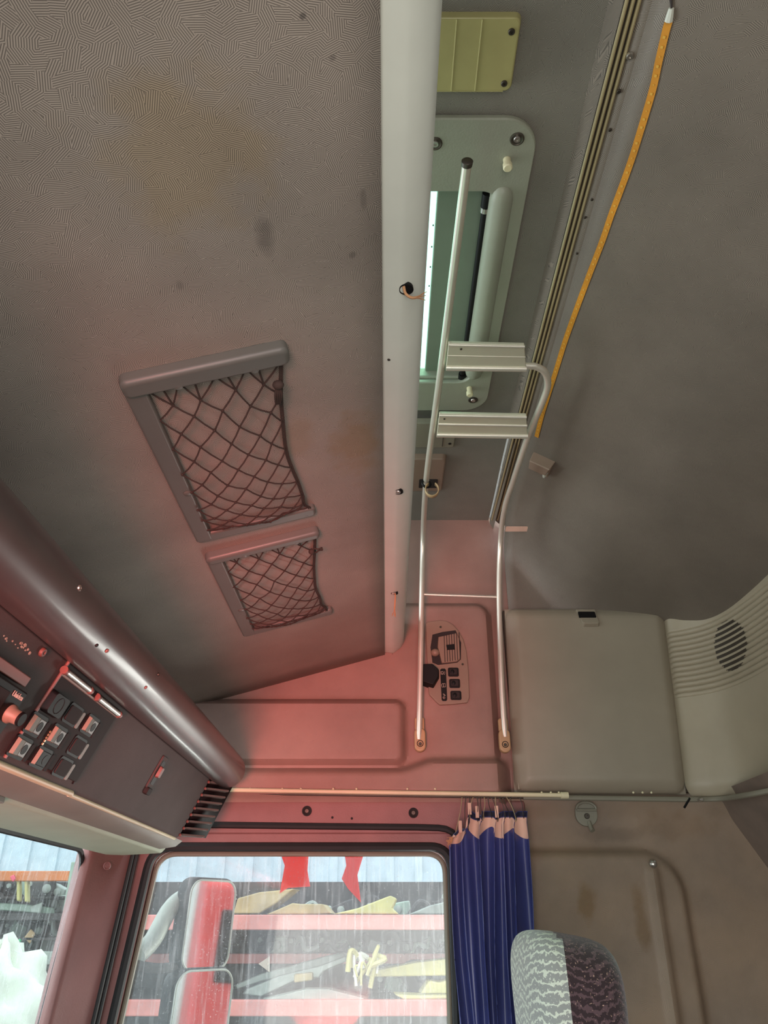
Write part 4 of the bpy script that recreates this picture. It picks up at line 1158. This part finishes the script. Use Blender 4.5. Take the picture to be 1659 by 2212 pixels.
# ---- curtain
cur = thing('curtain', 'pleated royal blue curtain bunched beside the door window', 'curtain', onY(1065, 1760, 1.94))
NF = 6.0
def cur_x(u, v):
    pl = [(0, 986), (.05, 976), (.12, 970), (.4, 974), (.7, 980), (1.0, 990), (1.3, 996)]
    pr = [(0, 1136), (.05, 1134), (.12, 1138), (.4, 1146), (.7, 1152), (1.0, 1160), (1.3, 1166)]
    def ev(tab):
        for (a, x), (b, y) in zip(tab, tab[1:]):
            if v <= b: return lerp(x, y, (v - a) / (b - a))
        return tab[-1][1]
    return lerp(ev(pl), ev(pr), u)
def cur_pt(u, v, off=0):
    py = lerp(1752, 2212, v)
    sag = (22 + 26 * max(0, (.22 - u) / .22)) if u < .22 else (10 * max(0, math.sin(u * 24)))
    py += sag * max(0, 1 - v / .18) * (1 if u < .22 else .9)
    amp = lerp(.020, .030, sstep(0, .25, v)) * (.75 + .25 * math.sin(u * 17 + 1))
    ph = 2 * math.pi * NF * (u + .034 * math.sin(2.0 * v + 8 * u + .6) + .018 * math.sin(19 * u - 1.7 * v)) + .5 * math.sin(2.2 * v)
    w = math.sin(ph) + .25 * math.sin(2 * ph + 1.1)
    p = onY(cur_x(u, v), py, 1.945)
    y = 1.945 - amp * (.9 + .8 * w) * .62 - off
    p2 = onY(cur_x(u, v), py, y)
    p2.x += .006 * math.cos(ph) * (1 - .3 * v)
    return p2
MB().grid(lambda u, v: cur_pt(u, v * 1.3), 150, 40).build('cloth', M['curtain_blue'], cur, solid=.0012, split=80)
MB().grid(lambda u, v: cur_pt(u, .004 + v * .022, .0016) , 150, 3).build('hem', M['navy'], cur, split=80)
MB().grid(lambda u, v: cur_pt(u, .030 + v * .072 * (1 + .4 * math.sin(u * 21)), .0022), 150, 4).build('header_tape', M['tape_beige'], cur, split=80)
mb = MB()
for k in range(26):
    p = cur_pt(.0 + .012 * random.random(), .05 + .05 * random.random(), .004)
    mb.tube([p, p + Vector((-.006 * random.random(), -.003, random.uniform(-.006, .006))), p + Vector((random.uniform(-.014, -.004), -.004, random.uniform(-.018, .004)))], .0005, 4)
fr2 = mb.build('frayed_edge', M['frayed'], cur); fr2['kind'] = 'stuff'
for k in range(15):
    u = .04 + .92 * k / 14 if k < 14 else .95
    b = cur_pt(u, .01, .003); px = lerp(998, 1102, k / 13) if k < 14 else 1122
    a = onY(px, 1722, 1.935); m_ = a.lerp(b, .45) + Vector((.002 * (-1) ** k, -.002, 0))
    hk = MB().tube(smooth_path([a, m_, b, b + Vector((0, -.003, -.012))], 4), .0009, 5).build('hook', M['dark_steel'] if k % 3 else M['bronze'], cur)
    MB().tube([a + Vector((.0035 * math.cos(q * math.pi / 5), 0, .0045 * math.sin(q * math.pi / 5) + .002)) for q in range(10)], .0008, 5, closed=True).build('ring', M['dark_steel'], hk)
for u in (.07, .22, .30, .62):
    b = cur_pt(u, .004, .004); MB().box(WORLD, b.x - .004, b.x + .004, b.y - .002, b.y + .001, b.z - .006, b.z + .020).build('tape_tab', M['tape_beige'], cur)

# ---- coat hook and peg on the lower side wall
f = Frame(onY(1266, 1758, 2.006), (1, 0, 0), (0, 0, 1), (0, -1, 0))
ch = thing('coat_hook', 'oval grey coat hook with a folding bail under the curtain rail', 'coat hook', f.o)
MB().prism(f, rrect(.054, .058, .026, 8), -.004, .005).build('base', M['grey_plastic'], ch, bevel=.002)
MB().tube([f(.024 * math.cos(math.pi * q / 10), .010 + .016 * math.sin(math.pi * q / 10), .009) for q in range(11)] + [f(-.024, .008, .009), f(.024, .008, .009)], .0032, 8).build('bail', M['grey_plastic'], ch)
screw(f.at(0, -.006, .006), .0065, M['dark_steel'], ch)
MB().tube([f(.003, -.018, .006), f(.006, -.034, .010), f(.008, -.040, .014)], [.005, .005, .006], 10).build('hook', M['grey_plastic'], ch)
f = Frame(onY(1411, 1866, 1.985), (1, 0, 0), (0, 0, 1), (0, -1, 0))
pb = thing('round_button', 'round chrome button at the top of the moulded rib on the side wall', 'button', f.o)
MB().ball(f.o, .0095, .0095, .008, 16, 10, f).build('cap', M['steel'], pb)

# ---- passenger seat with patterned headrest
seat = thing('passenger_seat', 'passenger seat with a rounded patterned velour headrest', 'seat', (.28, 1.40, -1.5))
hc = Vector((.262, 1.33, -.135))
def hr_pt(th, ph):
    # superellipsoid cushion
    e1, e2 = .45, .55
    sg = lambda w, e: math.copysign(abs(w) ** e, w)
    x = sg(math.cos(ph), e1) * sg(math.cos(th), e2); y = sg(math.cos(ph), e1) * sg(math.sin(th), e2); z = sg(math.sin(ph), e1)
    return hc + Vector((x * (.066 + .006 * z) - .010 * (1 - y) * 0, y * .145, z * .125 - .012 * x))
mbd, mbl = MB(), MB()
nu_, nv_ = 48, 28
for i in range(nu_):
    for j in range(nv_):
        q = []
        for (a, b) in ((i, j), (i + 1, j), (i + 1, j + 1), (i, j + 1)):
            q.append(hr_pt(2 * math.pi * a / nu_, math.pi * (b / nv_ - .5)))
        c = sum(q, Vector()) / 4 - hc
        (mbl if c.x < -.022 else mbd).add(q, [(0, 1, 2, 3)])
hr = mbd.build('headrest', M['headrest_dark'], seat, split=80)
mbl.build('headrest_front', M['headrest_light'], hr, split=80)['label'] = 'pale figured front of the headrest'
hr['label'] = 'dark chevron velour side of the headrest'
for y in (1.28, 1.38): MB().tube([(.27, y, -.42), (.265, y, -.22)], .007, 10).build('headrest_post', M['steel'], seat)
MB().prism(Frame((.29, 1.33, -.72), (0, 1, 0), (.12, 0, 1)), rrect(.50, .66, .10, 6), -.06, .06).build('backrest', M['seat_fabric'], seat, bevel=.03, seg=3)
MB().prism(Frame((.05, 1.33, -1.02), (1, 0, 0), (0, 1, 0)), rrect(.50, .50, .08, 6), -.07, .07).build('seat_cushion', M['seat_fabric'], seat, bevel=.03, seg=3)
MB().prism(Frame((.08, 1.33, -1.5), (1, 0, 0), (0, 1, 0)), rrect(.40, .40, .05, 5), 0, .42, .9).build('pedestal', M['dark_plastic'], seat, bevel=.01)

# ================================================================== OUTSIDE
GZ = -2.7
struct(MB().box(WORLD, -14, 12, -6, 16, GZ - .1, GZ).build('ground', M['ground']))
# ---- mirrors on the door pillar
def mirror_thing(name, label, centre, hw, hh, yaw, arm):
    t = thing(name, label, 'mirror', centre)
    d = Vector((math.sin(yaw), -math.cos(yaw), -.05)).normalized()
    u = Vector((0, 0, 1)).cross(d).normalized() * -1
    f = Frame(centre, u, d.cross(u) if d.cross(u).z > 0 else -d.cross(u), d)
    MB().prism(f, rrect(2 * hw, 2 * hh, hw * .45, 7), -.05, .0).build('housing', M['black_plastic'], t, bevel=.010, seg=3)
    MB().prism(f, rrect(2 * hw - .018, 2 * hh - .018, hw * .38, 7), -.001, .003).build('glass', M['mirror'], t)
    ol = rrect(2 * hw - .014, 2 * hh - .014, hw * .4, 7)
    MB().tube([f(a, b, .003) for a, b in ol], .0028, 6, closed=True).build('rim', M['scrap_grey'], t)
    for path, r, mm in arm: MB().tube(smooth_path(path, 6), r, 10).build('arm', M[mm], t)
    return t, f
up_c = onY(452, 1996, 2.34)
mirror_thing('wing_mirror', 'upper wing mirror with a rounded frame on a curved arm', up_c, .085, .112, math.radians(52),
             [([onY(298, 2062, 2.20), onY(330, 2030, 2.24), onY(372, 1958, 2.30), onY(420, 1932, 2.36), onY(470, 1932, 2.40)], .023, 'scrap_grey')])
lo_c = onY(430, 2222, 2.34)
mirror_thing('wing_mirror', 'lower wing mirror, larger and darker, below the curved arm', lo_c, .100, .135, math.radians(52),
             [([onY(292, 2085, 2.20), onY(350, 2092, 2.24), onY(420, 2080, 2.40)], .012, 'dark_plastic'), ([onY(440, 2050, 2.40), onY(450, 2100, 2.40)], .012, 'rack_red')])
# ---- red reflections in the window glass, painted as thin coloured patches
def patch(name, label, pts, m, y=2.0415, cat='tape'):
    t = thing(name, label, cat, onY(*pts[0], y))
    f = Frame((0, y, 0), (1, 0, 0), (0, 0, 1), (0, -1, 0))
    MB().prism(f, [f.uv(onY(*p, y)) for p in pts], -.0025, -.0005).build('film', m, t, smooth=False)
patch('red_reflection', 'painted bright red reflection at the window top, the wider one to the left', [(600, 1826), (668, 1826), (664, 1880), (670, 1915), (622, 1918), (604, 1930), (615, 1870)], M['bright_red'])
patch('red_reflection', 'narrow pointed painted red reflection at the window top, the one to the right', [(742, 1828), (836, 1830), (832, 1848), (785, 1848), (772, 1890), (780, 1950), (752, 1920), (738, 1898), (748, 1870)], M['bright_red'])
patch('white_sticker', 'small white torn triangle stuck on the glass', [(558, 2082), (582, 2066), (582, 2100)], M['white_film'], cat='sticker')

# ---- pallet rack of scrap behind the window
RYF, RYB = 4.6, 5.5
rack = thing('pallet_rack', 'long pallet rack with faded red beams stacked with scrap', 'rack', (-1.0, 5.0, GZ))
for (ya_, yb_, Y_) in ((1976, 2009, RYF), (2160, 2196, RYF), (2060, 2082, RYB - .3)):
    z1_, z0_ = onY(740, ya_, Y_).z, onY(740, yb_, Y_).z
    MB().box(WORLD, -1.58, 2.4, Y_, Y_ + .06, z0_, z1_).build('beam', M['rack_red'], rack, bevel=.006)
def deck(z, x0, x1):
    MB().box(WORLD, x0, x1, RYF + .06, RYB, z - .02, z).build('deck', M['scrap_dark'], rack)
zA, zB = onY(740, 1978, RYF).z, onY(740, 2162, RYF).z
zC = onY(740, 2062, RYB - .3).z
MB().box(WORLD, -1.58, 2.4, RYB - .28, RYB, zC - .02, zC).build('deck', M['scrap_dark'], rack)
deck(zA, -1.6, 2.4); deck(zB, -1.6, 2.4); deck(zB - .34, -1.6, 2.4); deck(zA, -4.5, -1.75); deck(zB, -4.5, -1.75); deck(zB - .8, -4.5, -1.75)
MB().box(WORLD, -4.6, 2.4, RYB, RYB + .05, GZ, onY(740, 1905, RYB).z).build('back_panel', M['scrap_dark'], rack)
for x in (-1.66, 2.35, -4.5):
    MB().box(WORLD, x - .055, x + .055, RYF - .02, RYF + .07, GZ, onY(740, 1862, RYF).z).build('upright', M['rack_green'], rack, bevel=.006)
    if x == -1.66:
        for k in range(22):
            for q in (-.02, .02): MB().box(WORLD, x + q - .006, x + q + .006, RYF - .024, RYF - .018, .30 - k * .05, .312 - k * .05).build('slot', M['scrap_dark'], rack)
zo = onY(60, 1890, RYF).z
MB().box(WORLD, -4.5, -1.72, RYF, RYF + .06, zo - .03, zo + .02).build('beam', M['orange_paint'], rack, bevel=.005)['label'] = 'orange painted beam'
MB().box(WORLD, -4.5, -1.72, RYF, RYF + .06, zo - .42, zo - .36).build('beam', M['scrap_grey'], rack, bevel=.005)
# pale building far behind
bd = thing('pale_building', 'pale blue white corrugated shed wall behind the rack', 'building', (-1, 9, GZ))
MB().box(WORLD, -7, 6, 9.0, 9.3, GZ, 2.2).build('wall', M['pale_wall'], bd)
for k in range(44): MB().box(WORLD, -6.9 + k * .3, -6.82 + k * .3, 8.97, 9.0, GZ, 2.2).build('rib', M['pale_wall'], bd)
lor = thing('mirror_lorry', 'red lorry added in the yard behind for the wing mirrors to reflect', 'lorry', (7.5, 3.3, GZ))  # added out of direct view to give the wing mirrors red to reflect
MB().box(WORLD, 6.2, 8.4, 2.55, 4.3, GZ + .5, -.1).build('cab', M['bright_red'], lor, bevel=.08)
MB().box(WORLD, 6.17, 6.21, 2.75, 4.1, -1.0, -.35).build('windscreen', M['black_plastic'], lor, bevel=.02)
MB().box(WORLD, 6.15, 6.25, 2.6, 4.25, GZ + .35, GZ + .75).build('bumper', M['white_film'], lor, bevel=.03)
MB().box(WORLD, 8.5, 11.2, 2.5, 4.35, GZ + .8, .5).build('box_body', M['white_film'], lor, bevel=.03)
for x in (6.9, 9.2, 10.4):
    for y in (2.6, 4.05): MB().lathe(Frame((x, y, GZ + .45), (1, 0, 0), (0, 0, 1), (0, 1, 0)), [(.2, 0), (.45, .02), (.45, .2), (.2, .22)], 20).build('wheel', M['rubber'], lor)
shed = thing('shed', 'grey shed added across the yard for the wing mirrors to reflect', 'building', (12, 2, GZ))  # added beyond the yard for the wing mirrors to reflect instead of sky
MB().box(WORLD, 11.5, 12, -6, 14, GZ, 3.2).build('wall', M['scrap_grey'], shed)
for k in range(9): MB().box(WORLD, 11.45, 11.5, -5 + 2 * k, -4 + 2 * k, -1.2, .6).build('window', M['pale_wall'], shed)
def slab(name, label, pts, Y_, d, m, cat='scrap metal', group=None, tilt=.0):
    t = thing(name, label, cat, onY(*pts[0], Y_), group)
    f = Frame((0, Y_, 0), (1, 0, tilt), (0, 0, 1), (0, -1, 0))
    f = Frame((0, Y_, 0), (1, 0, 0), (0, 0, 1), (0, -1, 0))
    q = [f.uv(onY(*p, Y_)) for p in pts]
    MB().prism(f, q, -d, 0, .94).build('body', M[m], t, bevel=.008)
    return t, f, q
slab('bent_panel', 'pale tan bent body panel on the upper red beam, at left', [(500, 1976), (510, 1940), (560, 1926), (640, 1918), (600, 1950), (560, 1976)], RYF + .1, .25, 'scrap_tan')
slab('bent_panel', 'folded tan panel with a peaked top on the upper beam, under the red reflections', [(570, 1976), (630, 1950), (650, 1952), (700, 1952), (720, 1974), (680, 1976)], RYF + .05, .3, 'scrap_tan')
slab('bent_panel', 'long tilted pale channel on the upper beam, under the window corner', [(715, 1975), (770, 1962), (845, 1933), (860, 1940), (850, 1962), (865, 1976)], RYF + .02, .25, 'scrap_yellow')
slab('bent_panel', 'grey sheet end on the upper beam beside the curtain', [(880, 1976), (930, 1955), (985, 1942), (985, 1976)], RYF + .12, .25, 'scrap_grey')
slab('steel_plate', 'long grey pointed steel plate leaning across the lower shelf, the upper of two', [(500, 2130), (560, 2104), (700, 2066), (745, 2056), (752, 2064), (690, 2092), (560, 2122), (505, 2140)], RYF + .35, .06, 'scrap_grey')
slab('steel_plate', 'broad grey wedge plate in front on the lower shelf, the lower of two', [(518, 2150), (528, 2138), (600, 2108), (690, 2086), (752, 2064), (756, 2074), (700, 2098), (690, 2112), (640, 2118), (600, 2136), (560, 2156)], RYF + .20, .06, 'scrap_grey')
slab('steel_plate', 'flat grey tapered plate lying on the lower red beam', [(560, 2160), (610, 2148), (660, 2136), (710, 2136), (790, 2156), (795, 2160)], RYF + .05, .12, 'scrap_grey')
slab('rusty_block', 'small rusty brown block among the grey plates', [(634, 2104), (676, 2100), (676, 2118), (634, 2124)], RYF + .16, .08, 'scrap_tan')
slab('yellow_beam', 'pale yellow drilled beam lying beside the curtain on the lower shelf', [(790, 2112), (800, 2098), (900, 2078), (985, 2068), (985, 2108), (880, 2110)], RYF + .15, .15, 'scrap_yellow')
slab('yellow_beam', 'pale yellow plank end at the bottom beside the curtain', [(848, 2148), (900, 2150), (985, 2150), (985, 2158), (870, 2160)], RYF + .05, .2, 'scrap_yellow')
slab('rusty_block', 'yellowish cast block on the plank beside the curtain', [(905, 2148), (925, 2118), (950, 2122), (985, 2112), (985, 2148)], RYF + .12, .2, 'scrap_yellow')
rope = thing('rope_bundle', 'crumpled bundle of pale yellow straps on the lower shelf', 'rope', onY(780, 2100, RYF + .1))
c = onY(784, 2090, RYF + .08)
for k in range(12):
    a = random.uniform(0, 6.28); p0 = c + Vector((random.uniform(-.07, .08), random.uniform(-.03, .03), random.uniform(-.02, .06)))
    MB().tube(smooth_path([p0, p0 + Vector((random.uniform(-.06, .06), -.03, random.uniform(-.02, .05))), p0 + Vector((random.uniform(-.06, .03), -.03, random.uniform(-.12, -.03)))], 5), random.uniform(.006, .014), 6).build('strand', M['scrap_yellow' if k % 3 else 'white_film'], rope)
# dark machine parts packed in the shaded bays
def dark_part(px, py, Y_, sz, kind, m='scrap_dark', label='', grp='', zdeck=None):
    p = onY(px, py, Y_)
    if zdeck is not None: p.z = zdeck + sz * (.62, .98, .5)[kind]
    t = thing('machine_part', label, 'scrap metal', p, grp)
    rt = Matrix.Rotation(random.uniform(-.5, .5), 3, 'Y') @ Matrix.Rotation(random.uniform(-.6, .6), 3, 'Z')
    f = Frame(p, rt @ Vector((1, 0, 0)), rt @ Vector((0, 0, 1)), rt @ Vector((0, -1, 0)))
    if kind == 0:
        MB().box(f, -sz, sz, -sz * .6, sz * .6, -sz, sz * .6).build('block', M[m], t, bevel=sz * .15)
        MB().lathe(f.at(sz * .3, 0, sz * .6), [(sz * .35, -.01), (sz * .35, sz * .3), (sz * .2, sz * .35)], 12).build('boss', M['scrap_grey'], t)
    elif kind == 1:
        MB().lathe(f, [(sz * .5, -sz), (sz, -sz * .8), (sz, 0), (sz * .7, sz * .15), (sz * .4, sz * .15), (sz * .35, sz * .4)], 16).build('drum', M[m], t)
        MB().lathe(f.at(0, 0, sz * .4), [(sz * .2, -.01), (sz * .2, sz * .2)], 10).build('hub', M['scrap_grey'], t)
    else:
        MB().tube(smooth_path([f(-sz * 1.4, -sz * .3, 0), f(-sz * .4, sz * .5, .02), f(sz * .5, -sz * .2, .03), f(sz * 1.4, sz * .3, 0)], 5), sz * .22, 8).build('pipe', M[m], t)
        MB().box(f, sz * .6, sz * 1.2, -sz * .4, sz * .4, -sz * .4, sz * .3).build('flange', M['scrap_dark'], t, bevel=sz * .08)
    return t
KINDS = ('block', 'drum', 'pipe')
MATS = (('scrap_dark', 'dark'), ('scrap_dark', 'dark'), ('rack_green', 'greenish'), ('scrap_dark', 'dark'), ('scrap_grey', 'grey'))
ORD = ('leftmost', 'second from the left', 'third from the left', 'fourth from the left', 'fifth from the left', 'sixth from the left', 'seventh from the left', 'eighth from the left',
       'ninth from the left', 'tenth from the left', 'eleventh from the left', 'twelfth from the left', 'thirteenth from the left', 'fourteenth from the left', 'fifteenth from the left', 'sixteenth from the left')
k = 0
def row(pxs, py, Y_, zdeck, lo, hi, where, grp):
    global k
    for i, px in enumerate(pxs):
        sz = random.uniform(lo, hi); kd = random.choice((0, 1, 2)); m, mn = MATS[k % 5]; k += 1
        dark_part(px, py, Y_ + random.uniform(-.04, .04), sz, kd, m, '%s %s, %s, %s' % (mn, KINDS[kd], where, ORD[i]), grp, zdeck)
row(range(535, 985, 31), 2040, RYB - .12, zC, .05, .075, 'in the shaded bay under the upper red beam', 'scrap under the upper red beam')
row(range(770, 985, 45), 2140, RYF + .5, zB, .06, .085, 'behind the yellow planks on the lower shelf', 'scrap behind the yellow planks')
row(range(500, 985, 42), 2208, RYF + .25, zB - .34, .07, .09, 'below the lowest red beam', 'scrap below the lowest red beam')
row(range(560, 985, 60), 1955, RYF + .6, zA, .06, .085, 'behind the bent panels on the upper beam', 'scrap behind the bent panels')
# scrap in the bay seen through the windscreen
for j, (py, nm) in enumerate(((1925, 'top'), (1960, 'second'), (2010, 'third'), (2045, 'fourth'), (2085, 'lowest'))):
    zd = onY(60, py + 14, RYF + .35).z
    MB().box(WORLD, -4.5, -1.75, RYF + .1, RYB, zd - .012, zd).build('deck', M['scrap_dark'], rack)
    row([px + random.uniform(-5, 5) - j * 4 for px in range(-8 if py < 2060 else 44, 130, 33)], py, RYF + .35, zd, .05, .075, 'on the %s shelf beyond the windscreen' % nm, 'scrap seen through the windscreen')
slab('tin_bracket', 'grey drilled sheet bracket in the bay beyond the windscreen', [(62, 1958), (92, 1948), (86, 1974), (64, 1972)], RYF + .1, .02, 'scrap_grey')
slab('yellow_frame', 'rusty yellow open frame in the bay beyond the windscreen', [(34, 1890), (60, 1888), (60, 1950), (52, 1950), (52, 1900), (42, 1900), (42, 1948), (34, 1948)], RYF + .02, .04, 'scrap_yellow')
slab('pink_tag', 'small bright pink tag on the orange rack beam', [(20, 1894), (30, 1888), (34, 1898), (27, 1906)], RYF - .03, .01, 'pink_paint', 'tag')
slab('grey_rail', 'long grey green rail lying in the bay beyond the windscreen', [(-20, 1948), (50, 1952), (110, 1960), (110, 1978), (50, 1970), (-20, 1966)], RYF + .15, .06, 'rack_green')
slab('cardboard_flap', 'brown cardboard flap leaning below the green painted lever', [(50, 2026), (66, 2006), (76, 2016), (64, 2040)], RYF + .1, .01, 'cardboard', 'cardboard')
slab('green_lever', 'green painted lever with an orange end in the windscreen bay', [(30, 2044), (40, 2026), (46, 2030), (36, 2050)], RYF + .08, .02, 'green_paint', 'lever')
# white bag beyond the windscreen
bag = thing('white_bag', 'crumpled white bulk bag outside the windscreen at lower left', 'bag', onY(0, 2200, 4.1))
bc = onY(-35, 2225, 4.1)
def bag_pt(u, v):
    th = 2 * math.pi * u; ph = math.pi * v
    r = 1 + .10 * math.sin(5 * th + 3 * ph) + .07 * math.sin(9 * th - 7 * ph) + .05 * math.sin(13 * ph + 2 * th)
    return bc + Vector((.30 * r * math.sin(ph) * math.cos(th), .22 * r * math.sin(ph) * math.sin(th), .36 * r * math.cos(ph) - .05))
MB().grid(bag_pt, 48, 28).build('sack', M['bag_white'], bag, split=60)
